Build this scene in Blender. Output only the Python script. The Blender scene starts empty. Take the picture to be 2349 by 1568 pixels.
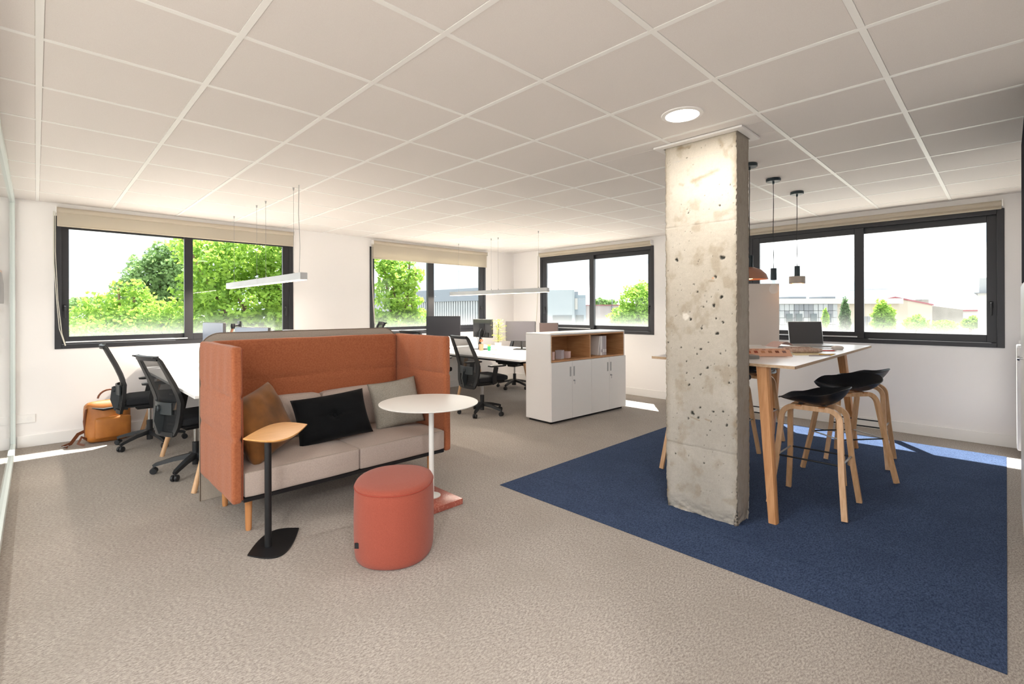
import bpy, bmesh, math, random
import numpy as np
from mathutils import Vector, Matrix
rnd = random.Random(7)
PI = math.pi
scene = bpy.context.scene
C = scene.collection

# ------------------------------------------------------------------ camera
YAW = .7701; CAMZ = 1.38; CE = 2.519
F_PX, PCX, PCY = 1112.4, 1161.2, 711.0
cam = bpy.data.objects.new('camera', bpy.data.cameras.new('camera'))
C.objects.link(cam)
cam.matrix_world = Matrix.Translation((0, 0, CAMZ)) @ Matrix.Rotation(-YAW, 4, 'Z') @ Matrix.Rotation(PI/2, 4, 'X') @ Matrix.Rotation(-.0031, 4, 'Z')
cam.data.sensor_width = 36; cam.data.lens = 36*F_PX/2349
cam.data.shift_x = (1174.5-PCX)/2349; cam.data.shift_y = (PCY-784)/2349
cam.data.clip_start = .02; cam.data.clip_end = 500
scene.camera = cam
# ------------------------------------------------------------------ exposure, sky, sun
scene.view_settings.view_transform = 'Standard'; scene.view_settings.look = 'None'
scene.view_settings.gamma = 1; scene.view_settings.use_curve_mapping = False
scene.view_settings.exposure = 1.42
w = bpy.data.worlds.new('sky'); scene.world = w; w.use_nodes = True
nt = w.node_tree; nt.nodes.clear()
def N(nt, t, **k):
    n = nt.nodes.new(t)
    for a, v in k.items():
        if a.startswith('i_'): n.inputs[a[2:].replace('_', ' ')].default_value = v
        else: setattr(n, a, v)
    return n
tc = N(nt, 'ShaderNodeTexCoord'); mp = N(nt, 'ShaderNodeMapping'); mp.inputs['Scale'].default_value = (1, 1, 3.2)
nz = N(nt, 'ShaderNodeTexNoise', i_Scale=2.6, i_Detail=8., i_Roughness=.55)
cr = N(nt, 'ShaderNodeValToRGB')
cr.color_ramp.elements[0].position = .47; cr.color_ramp.elements[0].color = (.150, .172, .190, 1)
cr.color_ramp.elements[1].position = .64; cr.color_ramp.elements[1].color = (1.0, 1.0, 1.0, 1)
bg = N(nt, 'ShaderNodeBackground', i_Strength=3.0); wo = N(nt, 'ShaderNodeOutputWorld')
nt.links.new(tc.outputs['Generated'], mp.inputs[0]); nt.links.new(mp.outputs[0], nz.inputs['Vector'])
nt.links.new(nz.outputs[0], cr.inputs[0]); nt.links.new(cr.outputs[0], bg.inputs[0]); nt.links.new(bg.outputs[0], wo.inputs[0])
SUN = 9.0; FILL = 13.0; PEND = 1.2
sd = bpy.data.lights.new('sun', 'SUN'); sd.energy = SUN; sd.angle = .009; sd.color = (1, .97, .92)
so = bpy.data.objects.new('sun', sd); C.objects.link(so)
so.rotation_euler = Vector((.45, .33, 1)).to_track_quat('Z', 'Y').to_euler()

# ------------------------------------------------------------------ materials
def lin(h):
    h = h.lstrip('#'); v = [int(h[i:i+2], 16)/255 for i in (0, 2, 4)]
    return tuple(x/12.92 if x <= .04045 else ((x+.055)/1.055)**2.4 for x in v)+(1,)
MATS = {}
def mat(name, col, rough=.6, metal=0, col2=None, scale=30, stretch=(1, 1, 1), bump=0, bscale=None, spec=.5, lo=.35, hi=.65, detail=4, trans=0, sheen=0):
    m = bpy.data.materials.new(name); m.use_nodes = True; nt = m.node_tree
    b = nt.nodes['Principled BSDF']; b.inputs['Roughness'].default_value = rough; b.inputs['Metallic'].default_value = metal
    b.inputs['Specular IOR Level'].default_value = spec
    if sheen: b.inputs['Sheen Weight'].default_value = sheen
    b.inputs['Base Color'].default_value = lin(col)
    if col2 or bump:
        tc = N(nt, 'ShaderNodeTexCoord'); mp = N(nt, 'ShaderNodeMapping'); mp.inputs['Scale'].default_value = stretch
        nt.links.new(tc.outputs['Object'], mp.inputs[0])
    if col2:
        nz = N(nt, 'ShaderNodeTexNoise', i_Scale=scale, i_Detail=float(detail))
        cr = N(nt, 'ShaderNodeValToRGB'); cr.color_ramp.elements[0].position = lo; cr.color_ramp.elements[1].position = hi
        cr.color_ramp.elements[0].color = lin(col); cr.color_ramp.elements[1].color = lin(col2)
        nt.links.new(mp.outputs[0], nz.inputs['Vector']); nt.links.new(nz.outputs[0], cr.inputs[0]); nt.links.new(cr.outputs[0], b.inputs['Base Color'])
    if bump:
        n2 = N(nt, 'ShaderNodeTexNoise', i_Scale=float(bscale or scale*3), i_Detail=3.)
        bp = N(nt, 'ShaderNodeBump', i_Strength=bump, i_Distance=.002)
        nt.links.new(mp.outputs[0], n2.inputs['Vector']); nt.links.new(n2.outputs[0], bp.inputs['Height']); nt.links.new(bp.outputs[0], b.inputs['Normal'])
    if trans:
        t = N(nt, 'ShaderNodeBsdfTransparent'); mx = N(nt, 'ShaderNodeMixShader'); mx.inputs[0].default_value = trans
        nt.links.new(b.outputs[0], mx.inputs[1]); nt.links.new(t.outputs[0], mx.inputs[2]); nt.links.new(mx.outputs[0], nt.nodes['Material Output'].inputs[0])
    MATS[name] = m; return m
def emis(name, col, s):
    m = bpy.data.materials.new(name); m.use_nodes = True; nt = m.node_tree; nt.nodes.clear()
    e = N(nt, 'ShaderNodeEmission', i_Strength=s); e.inputs[0].default_value = lin(col); o = N(nt, 'ShaderNodeOutputMaterial')
    nt.links.new(e.outputs[0], o.inputs[0]); return m
white = mat('white_paint', 'F2EFEE', .7)
tile_m = mat('ceiling_tile_paint', 'E4DFDC', .95, col2='E9E5E2', scale=300, bump=.15, bscale=500)
bar_m = mat('ceiling_bar_paint', 'F4F4F2', .45)
trim_m = mat('white_trim', 'F0EEEC', .5)
anth = mat('anthracite_aluminium', '26262B', .42)
anth2 = mat('anthracite_inner', '1E1E22', .5)
silver = mat('silver_rail', 'D8DADC', .3, .6)
chrome = mat('chrome', 'C8CACD', .15, 1)
steel = mat('brushed_steel', 'A8A8A8', .4, .5)
blk = mat('black_plastic', '1A1B1E', .45)
blkm = mat('black_metal', '131417', .4)
blkf = mat('black_fabric', '141518', .9, col2='1D1F24', scale=200, bump=.4, bscale=500)
greyp = mat('grey_plastic', '33383B', .4)
lgreyp = mat('light_grey_plastic', 'B9BFC8', .5)
mesh_m = mat('chair_mesh', '16181B', .7, trans=.42)
wood2 = mat('table_wood', 'CF9866', .45, col2='BC8350', scale=6, stretch=(9, 9, .6), detail=6)
wood = mat('beech_wood', 'D9B088', .45, col2='C89C70', scale=6, stretch=(9, 9, .6), detail=6)
woodh = mat('beech_wood_dark', 'C98E5B', .45, col2='B87B48', scale=6, stretch=(9, 9, .6), detail=6)
oak = mat('oak_veneer', 'C79668', .5, col2='B58254', scale=5, stretch=(1, 1, 14), detail=6)
oaktop = mat('oak_table_top', 'E0A866', .4, col2='D49A56', scale=5, stretch=(2, 14, 1), detail=6)
ply = mat('plywood_edge', 'BFA486', .6, col2='A98C6C', scale=60, stretch=(1, 1, 6))
lam = mat('white_laminate', 'F3F2F2', .35)
metw = mat('white_metal', 'E7E6E2', .4)
cabw = mat('cabinet_lacquer', 'E9E6E4', .4)
orange = mat('orange_wool', 'A8633F', .95, col2='985433', scale=90, stretch=(1, 1, 1), bump=.35, bscale=700, sheen=.15)
orange2 = mat('orange_seam', '7E3B22', .95)
beigef = mat('beige_wool', 'B9AAA0', .95, col2='AE9F95', scale=160, bump=.35, bscale=700, sheen=.1)
greigef = mat('greige_felt', 'B0A598', .95, col2='A4998C', scale=160, bump=.4, bscale=600)
mustard = mat('mustard_velvet', '80501C', .85, col2='5E3A12', scale=7, bump=.2, bscale=200, sheen=.15)
blackv = mat('black_velvet', '060709', .9, col2='0B0D0F', scale=12, bump=.2, bscale=200, sheen=.04, spec=.2)
greyw = mat('grey_melange', '9D978C', .95, col2='837D73', scale=220, bump=.5, bscale=500, lo=.4, hi=.6)
poufm = mat('terracotta_wool', '9E4E3C', .95, col2='924534', scale=260, bump=.4, bscale=800, sheen=.12)
terraz = mat('terrazzo_red', 'A85A4C', .25, col2='C07A6A', scale=90, lo=.55, hi=.62)
leather = mat('tan_leather', 'B5712F', .45, col2='9C5C22', scale=5, bump=.3, bscale=60)
leather2 = mat('brown_leather', '6B3A1E', .5)
blindm = mat('cream_blind', 'E6DFD2', .85)
_nt = blindm.node_tree; _t = N(_nt, 'ShaderNodeBsdfTranslucent'); _t.inputs[0].default_value = (.80, .72, .60, 1); _m = N(_nt, 'ShaderNodeMixShader'); _m.inputs[0].default_value = .5
_nt.links.new(_nt.nodes['Principled BSDF'].outputs[0], _m.inputs[1]); _nt.links.new(_t.outputs[0], _m.inputs[2]); _nt.links.new(_m.outputs[0], _nt.nodes['Material Output'].inputs[0])
cordm = mat('cord_white', 'D9D4C8', .7)
pinkpaper = mat('salmon_paper', 'E6B79B', .8)
sw = [mat('swatch_%d' % i, c, .8) for i, c in enumerate(['CC8F6C', 'C07F5A', 'B97050', 'A8543E', 'C98F6A', 'B07A58', '7E4630', '8E6E66', '7C5F60', '6B5450', '3C3234', '96705E'])]
greencup = mat('green_pot', '1FA768', .4)
cardb = mat('kraft_paper', 'B59A78', .8)
redm = mat('red_plastic', 'D04A3A', .4); orgm = mat('orange_plastic', 'E8803A', .4); yelm = mat('yellow_paint', 'E0B040', .5)
potw = mat('white_pot', 'EFE4DC', .5)
leafp = mat('pale_leaf', 'D6D67E', .6, col2='A5B750', scale=9)
stemm = mat('brown_stem', '5A5038', .8)
screen = mat('dark_screen', '2B2B30', .3); screen2 = mat('screen_back', '3A3A3C', .5)
brownm = mat('brown_screen', '4A3C3A', .5)
copper = mat('copper_shade', 'B5826C', .35, .2)
concp = mat('pale_concrete_shade', 'B5AAA0', .7)
dkgreen = mat('dark_slate_metal', '2B3A42', .45)
warm = emis('warm_bulb', 'FFB060', 6); led = emis('led_disc', 'FFF6EC', 9); strip = emis('pendant_diffuser', 'FFE2BC', 3.0)
paperw = mat('white_paper', 'EEEAE8', .8); paperp = mat('pink_card', 'DDBFB8', .8); paperg = mat('grey_card', 'BDB4B8', .8)
brick = mat('outer_cladding', 'D9B8A6', .9)
radm = mat('radiator_enamel', 'EDEBEA', .35)
navy = mat('navy_matt', '14141E', .95, spec=.05)
lavender = mat('lavender_cloth', 'A9A4B4', .9)

def glass_mat(name, film=True):
    m = bpy.data.materials.new(name); m.use_nodes = True; nt = m.node_tree; nt.nodes.clear()
    o = N(nt, 'ShaderNodeOutputMaterial'); t = N(nt, 'ShaderNodeBsdfTransparent'); t.inputs[0].default_value = (.97, .985, .98, 1)
    g = N(nt, 'ShaderNodeBsdfGlossy', i_Roughness=.01); lw = N(nt, 'ShaderNodeFresnel', i_IOR=1.3 if film else 1.03)
    mx = N(nt, 'ShaderNodeMixShader'); ge = N(nt, 'ShaderNodeNewGeometry'); sb_ = N(nt, 'ShaderNodeMath', operation='SUBTRACT'); sb_.inputs[0].default_value = 1; nt.links.new(ge.outputs['Backfacing'], sb_.inputs[1])
    mu = N(nt, 'ShaderNodeMath', operation='MULTIPLY'); nt.links.new(lw.outputs[0], mu.inputs[0]); nt.links.new(sb_.outputs[0], mu.inputs[1]); nt.links.new(mu.outputs[0], mx.inputs[0]); nt.links.new(t.outputs[0], mx.inputs[1]); nt.links.new(g.outputs[0], mx.inputs[2])
    last = mx
    if film:   # frosted film that fades out upwards from the sill
        tc = N(nt, 'ShaderNodeTexCoord'); sp = N(nt, 'ShaderNodeSeparateXYZ'); nt.links.new(tc.outputs['Object'], sp.inputs[0])
        mr = N(nt, 'ShaderNodeMapRange'); mr.interpolation_type = 'LINEAR'; pwn = N(nt, 'ShaderNodeMath', operation='POWER'); pwn.inputs[1].default_value = 3.2
        for i, v in ((1, 1.10), (2, 1.50), (3, .55), (4, 0.0)): mr.inputs[i].default_value = v
        nt.links.new(sp.outputs[2], mr.inputs[0])
        tl = N(nt, 'ShaderNodeBsdfTranslucent'); tl.inputs[0].default_value = (.95, .97, .96, 1)
        df = N(nt, 'ShaderNodeBsdfDiffuse'); df.inputs[0].default_value = (.9, .92, .92, 1)
        m2 = N(nt, 'ShaderNodeMixShader'); m2.inputs[0].default_value = .2
        nt.links.new(tl.outputs[0], m2.inputs[1]); nt.links.new(df.outputs[0], m2.inputs[2])
        m3 = N(nt, 'ShaderNodeMixShader'); nt.links.new(mr.outputs[0], pwn.inputs[0]); nt.links.new(pwn.outputs[0], m3.inputs[0]); nt.links.new(mx.outputs[0], m3.inputs[1]); nt.links.new(m2.outputs[0], m3.inputs[2]); last = m3
    nt.links.new(last.outputs[0], o.inputs[0]); return m
bulbg = mat('clear_bulb_glass', 'E8EEF0', .1, trans=.8)
glass = glass_mat('window_glass'); glassp = glass_mat('partition_glass', False)
def carpet(name, a, b, c):
    m = bpy.data.materials.new(name); m.use_nodes = True; nt = m.node_tree; p = nt.nodes['Principled BSDF']; p.inputs['Roughness'].default_value = .97; p.inputs['Specular IOR Level'].default_value = .15
    tc = N(nt, 'ShaderNodeTexCoord')
    mp = N(nt, 'ShaderNodeMapping'); mp.inputs['Rotation'].default_value = (0, 0, .78); mp.inputs['Scale'].default_value = (1, 2.2, 1)
    nt.links.new(tc.outputs['Object'], mp.inputs[0])
    n1 = N(nt, 'ShaderNodeTexNoise', i_Scale=62., i_Detail=6., i_Roughness=.85); n2 = N(nt, 'ShaderNodeTexNoise', i_Scale=3., i_Detail=5.)
    nt.links.new(mp.outputs[0], n1.inputs['Vector']); nt.links.new(tc.outputs['Object'], n2.inputs['Vector'])
    r1 = N(nt, 'ShaderNodeValToRGB'); r1.color_ramp.elements[0].position = .40; r1.color_ramp.elements[1].position = .60
    r1.color_ramp.elements[0].color = lin(a); r1.color_ramp.elements[1].color = lin(b)
    nt.links.new(n1.outputs[0], r1.inputs[0])
    mx = N(nt, 'ShaderNodeMix', data_type='RGBA'); mx.inputs[7].default_value = lin(c)
    r2 = N(nt, 'ShaderNodeMapRange'); r2.inputs[1].default_value = .42; r2.inputs[2].default_value = .7; r2.inputs[4].default_value = .35
    nt.links.new(n2.outputs[0], r2.inputs[0]); nt.links.new(r2.outputs[0], mx.inputs[0]); nt.links.new(r1.outputs[0], mx.inputs[6]); nt.links.new(mx.outputs[2], p.inputs['Base Color'])
    bp = N(nt, 'ShaderNodeBump', i_Strength=.25, i_Distance=.003); nt.links.new(n1.outputs[0], bp.inputs['Height']); nt.links.new(bp.outputs[0], p.inputs['Normal'])
    return m
floor_m = carpet('beige_carpet', '837B75', 'BFB7AF', '978F87')
rug_m = carpet('navy_carpet', '24314A', '4B5B79', '2A3650')

# ------------------------------------------------------------------ mesh helpers
class MB:
    def __init__(s): s.v = []; s.f = []
    def add(s, vs, fs):
        o = len(s.v); s.v += [tuple(p) for p in vs]; s.f += [tuple(i+o for i in f) for f in fs]; return s
    def box(s, c, d, bevel=0, M=None, seg=1):
        bm = bmesh.new(); bmesh.ops.create_cube(bm, size=1, matrix=Matrix.Diagonal((d[0], d[1], d[2], 1)))
        if bevel: bmesh.ops.bevel(bm, geom=bm.edges[:]+bm.verts[:], offset=min(bevel, .49*min(d)), segments=seg, profile=.5, affect='EDGES')
        T = Matrix.Translation(c) @ (M.to_4x4() if M else Matrix.Identity(4))
        bm.verts.index_update(); s.add([T @ v.co for v in bm.verts], [[v.index for v in f.verts] for f in bm.faces]); bm.free(); return s
    def b2(s, a, b, bevel=0, seg=1):
        return s.box([(a[i]+b[i])/2 for i in range(3)], [abs(b[i]-a[i]) for i in range(3)], bevel, None, seg)
    def rings(s, R, closed=True, cap=True):
        n = len(R[0]); vs = [p for r in R for p in r]; fs = []
        for i in range(len(R)-1):
            for j in range(n if closed else n-1):
                k = (j+1) % n; fs.append((i*n+j, i*n+k, (i+1)*n+k, (i+1)*n+j))
        if cap: fs.append(tuple(range(n))[::-1]); fs.append(tuple((len(R)-1)*n+j for j in range(n)))
        return s.add(vs, fs)
    def sweep(s, path, prof, up=(0, 0, 1), scales=None, cap=True):
        P = [Vector(p) for p in path]; R = []
        for i, p in enumerate(P):
            t = ((P[i+1]-p).normalized() if i < len(P)-1 else Vector((0, 0, 0))) + ((p-P[i-1]).normalized() if i else Vector((0, 0, 0)))
            t.normalize(); u = Vector(up); a = t.cross(u)
            if a.length < 1e-3: a = t.cross(Vector((0, 1, 0)))
            a.normalize(); b = a.cross(t).normalized(); k = scales[i] if scales else 1
            R.append([p+a*x*k+b*y*k for x, y in prof])
        return s.rings(R, True, cap)
    def tube(s, path, r, seg=10, up=(0, 0, 1), cap=True):
        sc = r if isinstance(r, (list, tuple)) else None; r0 = 1 if sc else r
        return s.sweep(path, [(r0*math.cos(a), r0*math.sin(a)) for a in (2*PI*i/seg for i in range(seg))], up, sc, cap)
    def lathe(s, prof, c=(0, 0, 0), seg=24, cap=True):
        return s.rings([[(c[0]+r*math.cos(2*PI*i/seg), c[1]+r*math.sin(2*PI*i/seg), c[2]+z) for i in range(seg)] for r, z in prof], True, cap)
    def prism(s, poly, z0, z1, M=None):
        T = M or Matrix.Identity(4)
        return s.rings([[T @ Vector((x, y, z0)) for x, y in poly], [T @ Vector((x, y, z1)) for x, y in poly]])
    def xf(s, M):
        s.v = [tuple(M @ Vector(p)) for p in s.v]; return s
def softbox(d, r=.03, n=10, puff=(0, 0, 0), c=(0, 0, 0), noise=0, seed=0):
    bm = bmesh.new(); bmesh.ops.create_cube(bm, size=2); bmesh.ops.subdivide_edges(bm, edges=bm.edges[:], cuts=n, use_grid_fill=True)
    R = random.Random(seed); ph = [R.uniform(0, 6) for _ in range(6)]
    h = [x/2 for x in d]; m = MB(); bm.verts.index_update(); vs = []
    for v in bm.verts:
        u = [math.copysign(abs(x)**.8, x) for x in v.co]; p = Vector([u[i]*h[i] for i in range(3)])
        q = Vector([max(-(h[i]-r), min(h[i]-r, p[i])) for i in range(3)]); e = p-q
        if e.length > 1e-9: p = q+e.normalized()*min(e.length, r) if sum(abs(x) > 1e-9 for x in e) > 1 else p
        k = [(1-u[(i+1) % 3]**2)*(1-u[(i+2) % 3]**2) for i in range(3)]
        p = Vector([p[i]+(u[i]*puff[i]*k[i]) for i in range(3)])
        if noise:
            f = 9.; a = math.sin(f*p.x+ph[0])*math.sin(f*1.3*p.z+ph[1])+math.sin(f*2*p.y+ph[2])*math.sin(f*1.7*p.x+ph[3]); p += Vector((a, a*.7, a))*noise
        vs.append(p+Vector(c))
    m.add(vs, [[v.index for v in f.verts] for f in bm.faces]); bm.free(); return m
def obj(name, mb, m, parent=None, smooth=True, ang=35):
    me = bpy.data.meshes.new(name); me.from_pydata(mb.v, [], mb.f); me.update()
    bm = bmesh.new(); bm.from_mesh(me); bmesh.ops.recalc_face_normals(bm, faces=bm.faces); bm.to_mesh(me); bm.free()
    if smooth:
        me.polygons.foreach_set('use_smooth', [True]*len(me.polygons)); me.set_sharp_from_angle(angle=math.radians(ang))
    me.materials.append(m)
    o = bpy.data.objects.new(name, me); C.objects.link(o)
    if parent: o.parent = parent
    return o
def tag(o, label=None, cat=None, group=None, kind=None):
    for k, v in (('label', label), ('category', cat), ('group', group), ('kind', kind)):
        if v: o[k] = v
    return o
def thing(name, label, cat, loc=(0, 0, 0), rz=0, group=None):
    o = bpy.data.objects.new(name, None); C.objects.link(o); o.location = loc; o.rotation_euler = (0, 0, rz); o.empty_display_size = .1
    return tag(o, label, cat, group)
def copytree(o, parent=None):
    c = o.copy(); C.objects.link(c)
    if parent: c.parent = parent
    for ch in [x for x in KIDS.get(o.name, [])]: copytree_sub(ch, c)
    return c
def copytree_sub(o, parent):
    c = o.copy(); C.objects.link(c); c.parent = parent
    for ch in o.children: copytree_sub(ch, c)
KIDS = {}
def dup(root, loc, rz, label, group=None):
    KIDS[root.name] = list(root.children)
    c = copytree(root); c.location = loc; c.rotation_euler = (0, 0, rz); c['label'] = label
    if group: c['group'] = group
    return c
def struct(name, mb, m, parent=None, smooth=False):
    o = obj(name, mb, m, parent, smooth)
    if not parent: o['kind'] = 'structure'
    return o
def arc(c, r, a0, a1, n, f):
    return [f(c[0]+r*math.cos(a0+(a1-a0)*i/n), c[1]+r*math.sin(a0+(a1-a0)*i/n)) for i in range(n+1)]

# ------------------------------------------------------------------ room shell
X1 = 6.95; Y1 = 6.95; XB = -3.6; YB = -3.6; T = .12
struct('floor', MB().b2((XB, YB, -.2), (X1+T, Y1+T, 0)), floor_m)
cl = struct('ceiling', MB().b2((XB, YB, CE+.02), (X1+T, Y1+T, CE+.3)), white)
GX0, GY0, G = .0135, 1.006, .6
xs = [GX0+G*i for i in range(-6, 12)]; ys = [GY0+G*j for j in range(-7, 10)]
tme = None
stuffb = MB()
def tilemb(w, d):
    return MB().box((0, 0, 0), (w, d, .012), .003)
cache = {}
for x in xs:
    for y in ys:
        a0, a1 = max(x+.012, XB), min(x+G-.012, X1); b0, b1 = max(y+.012, YB), min(y+G-.012, Y1)
        if a1-a0 < .02 or b1-b0 < .02: continue
        # hole for the concrete column
        if a0 < 3.4 and a1 > 3.17 and b0 < 1.68 and b1 > 1.17:
            pcs = []
            for (p0, p1, q0, q1) in ((a0, min(a1, 3.16), b0, b1), (max(a0, 3.40), a1, b0, b1), (max(a0, 3.16), min(a1, 3.40), b0, min(b1, 1.16)), (max(a0, 3.16), min(a1, 3.40), max(b0, 1.69), b1)):
                if p1-p0 > .02 and q1-q0 > .02: pcs.append((p0, p1, q0, q1))
        else: pcs = [(a0, a1, b0, b1)]
        for (p0, p1, q0, q1) in pcs:
            if x < -.7 or y < -.3:
                stuffb.b2((p0, q0, CE), (p1, q1, CE+.012)); continue
            k = (round(p1-p0, 3), round(q1-q0, 3))
            if k not in cache: cache[k] = obj('ceiling_tile', tilemb(*k), tile_m, cl, False); t = cache[k]
            else: t = cache[k].copy(); C.objects.link(t)
            t.location = ((p0+p1)/2, (q0+q1)/2, CE+.007)
tag(obj('ceiling_tiles_far', stuffb, tile_m, cl, False), kind='stuff')
for x in xs:
    m = MB().b2((x-.0125, YB, CE-.001), (x+.0125, Y1, CE+.018)); obj('ceiling_bar', m, bar_m, cl, False)
for y in ys:
    m = MB()
    if 1.17 < y < 1.68:
        m.b2((XB, y-.0125, CE-.0006), (3.16, y+.0125, CE+.0175)); m.b2((3.40, y-.0125, CE-.0006), (X1, y+.0125, CE+.0175))
    else: m.b2((XB, y-.0125, CE-.0006), (X1, y+.0125, CE+.0175))
    obj('ceiling_bar', m, bar_m, cl, False)
# walls: boxes between openings.  axis 'y' : wall plane y=Y1 running along x ; 'x' : plane x=X1 running along y
WZ0, WZ1 = .985, 2.385
def wall_boxes(m, f, s0, s1, ops, t0, t1):
    cur = s0
    for a, b in ops:
        m.b2(f(cur, t0, 0), f(a, t1, CE+.02)); m.b2(f(a, t0, 0), f(b, t1, WZ0)); m.b2(f(a, t0, WZ1), f(b, t1, CE+.02)); cur = b
    m.b2(f(cur, t0, 0), f(s1, t1, CE+.02)); return m
fA = lambda s, t, z: (s, Y1+t, z); fB = lambda s, t, z: (X1+t, s, z)
opsA = [(.14, 2.585), (3.76, 6.185)]; opsB = [(.01, 2.435), (3.84, 6.22)]
wa = struct('wall_left', wall_boxes(MB(), fA, XB, X1+T, opsA, 0, .08), white)
wb = struct('wall_right', wall_boxes(MB(), fB, -.14, Y1, opsB, 0, .08), white)
obj('cladding', wall_boxes(MB(), fA, XB, X1+.3, opsA, .081, .19), brick, wa, False)
obj('cladding', wall_boxes(MB(), fB, -1.5, Y1+.08, opsB, .081, .19), brick, wb, False)
struct('wall_side', MB().b2((.75, -.26, 0), (X1+.08, -.14, CE+.02)), white)
# far rear walls of the room behind the camera, with unglazed openings added to let in sky light
m = MB(); m.b2((XB-.1, YB, 0), (XB, Y1, .3)); m.b2((XB-.1, YB, 2.4), (XB, Y1, CE+.02)); m.b2((XB-.1, YB, .3), (XB, YB+.4, 2.4)); m.b2((XB-.1, Y1-1.5, .3), (XB, Y1, 2.4))
struct('wall_rear', m, white)
m = MB(); m.b2((XB, YB-.1, 0), (.75, YB, .3)); m.b2((XB, YB-.1, 2.4), (.75, YB, CE+.02)); m.b2((XB, YB-.1, .3), (XB+.4, YB, 2.4)); m.b2((.45, YB-.1, .3), (.75, YB, 2.4)); m.b2((.75, YB, 0), (.87, -.26, CE+.02))
struct('wall_back', m, white)
struct('baseboard_left', MB().b2((-.14, Y1-.014, 0), (X1-.014, Y1, .12), .003), trim_m)
struct('baseboard_right', MB().b2((X1-.014, -.12, 0), (X1, Y1-.014, .12), .003), trim_m)
struct('baseboard_side', MB().b2((.76, -.14, 0), (X1-.02, -.126, .12), .003), trim_m)

def window(n, f, s0, s1, sgn, gl, handles, left_open=True):
    """f(s,t,z): t>0 outwards. s0<s1. gl = [(a,b)] glass ranges"""
    e = bpy.data.objects.new('window_%d' % n, None); C.objects.link(e); e['kind'] = 'structure'
    z0, z1 = WZ0, WZ1; fr = .055
    for (a, b, c, d) in ((s0, s0+fr, z0, z1), (s1-fr, s1, z0, z1), (s0+fr, s1-fr, z0, z0+.05), (s0+fr, s1-fr, z1-fr, z1)):
        obj('window_frame', MB().b2(f(a, -.012, c), f(b, .075, d), .003), anth, e, False)
    for i, (a, b) in enumerate(gl):
        t0, t1 = ((-.004, .03) if i == 1 else (.035, .065))
        za, zb = z0+.05, z1-fr
        A = s0+fr if i == 0 else gl[0][1]-.01; B = s1-fr if i == 1 else gl[1][0]+.0
        if i == 0: B = gl[1][0]
        sa = MB()
        for (p, q, c, d) in ((A, a, za, zb), (b, B, za, zb), (a, b, za, 1.112), (a, b, 2.262, zb)):
            if q-p > .001: sa.b2(f(p, t0, c), f(q, t1, d), .002)
        sh = obj('window_sash', sa, anth, e, False)
        obj('window_pane', MB().b2(f(a-.005, (t0+t1)/2, 1.107), f(b+.005, (t0+t1)/2+.006, 2.267)), glass, sh, False)
        if i in handles:
            hs = a-.035 if i == 0 else b+.035; hz = 1.42
            h = MB(); h.b2(f(hs-.014, t0-.01, hz-.035), f(hs+.014, t0, hz+.035), .004)
            h.b2(f(hs-.01, t0-.045, hz+.0), f(hs+.01, t0, hz+.02), .004); h.b2(f(hs-.01, t0-.05, hz-.11), f(hs+.01, t0-.035, hz+.02), .005)
            obj('window_handle', h, blk, sh)
    a, b = gl[0 if left_open else 1]
    obj('window_track', MB().b2(f(a-.03, -.02, z0+.062), f(b+.02, -.013, z0+.076), .002), silver, e)
    return e
window(1, fA, .14, 2.585, 1, [(.255, 1.305), (1.385, 2.445)], (0, 1))
window(2, fA, 3.76, 6.185, 1, [(3.86, 4.87), (4.985, 6.03)], (0, 1))
window(3, fB, 3.84, 6.22, 1, [(3.962, 4.99), (5.073, 6.065)], (0, 1), False)
window(4, fB, .01, 2.435, 1, [(.14, 1.168), (1.25, 2.295)], (0,), False)

def blind(f, s0, s1, zt, zb, cord_s, label):
    e = thing('roller_blind', label, 'blind', f((s0+s1)/2, -.05, zb))
    o = Vector(e.location); g = lambda s, t, z: tuple(Vector(f(s, t, z))-o)
    obj('fabric', MB().b2(g(s0, -.046, zb), g(s1, -.042, zt-.01)), blindm, e, False)
    ax = [g(s0, -.045, zt), g(s1, -.045, zt)]
    obj('roller', MB().tube(ax, .028, 14), blindm, e)
    obj('hem_bar', MB().b2(g(s0, -.052, zb-.012), g(s1, -.036, zb+.006), .003), blindm, e)
    for s in (s0-.012, s1+.002): obj('bracket', MB().b2(g(s, -.08, zt-.035), g(s+.01, -.0, zt+.035), .002), trim_m, e, False)
    if cord_s is not None:
        p = [g(cord_s, -.06, zt-.02), g(cord_s+.0, -.06, 1.9), g(cord_s+.02, -.06, 1.5), g(cord_s+.04, -.06, 1.2), g(cord_s+.085, -.06, 1.02)]
        q = [g(cord_s+.012, -.055, zt-.02), g(cord_s+.012, -.055, 2.0), g(cord_s+.03, -.055, 1.5), g(cord_s+.06, -.055, 1.15), g(cord_s+.09, -.055, 1.02)]
        obj('cord', MB().tube(p, .0035, 6).tube(q, .0035, 6), cordm, e)
blind(fA, .16, 2.575, 2.445, 2.285, .135, 'cream roller blind half lowered over the leftmost wide window')
blind(fA, 3.795, 6.18, 2.45, 2.205, 3.765, 'cream roller blind lowered over the narrower window behind the orange sofa')
blind(fB, 3.86, 6.2, 2.435, 2.392, 6.225, 'rolled up cream blind above the window left of the concrete column')
blind(fB, .03, 2.42, 2.43, 2.385, None, 'rolled up cream blind above the window right of the concrete column')

# wall socket
so_ = thing('wall_socket', 'white double wall socket low on the left window wall near the glass partition', 'socket', (-.085, Y1, .29))
obj('plate', MB().box((0, -.006, 0), (.16, .012, .085), .003), trim_m, so_)
for dx in (-.035, .035): obj('outlet', MB().lathe([(.022, 0), (.022, .002), (.014, .002)], (0, 0, 0), 16).xf(Matrix.Translation((dx, -.0125, 0)) @ Matrix.Rotation(PI/2, 4, 'X')), radm, so_)
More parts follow.
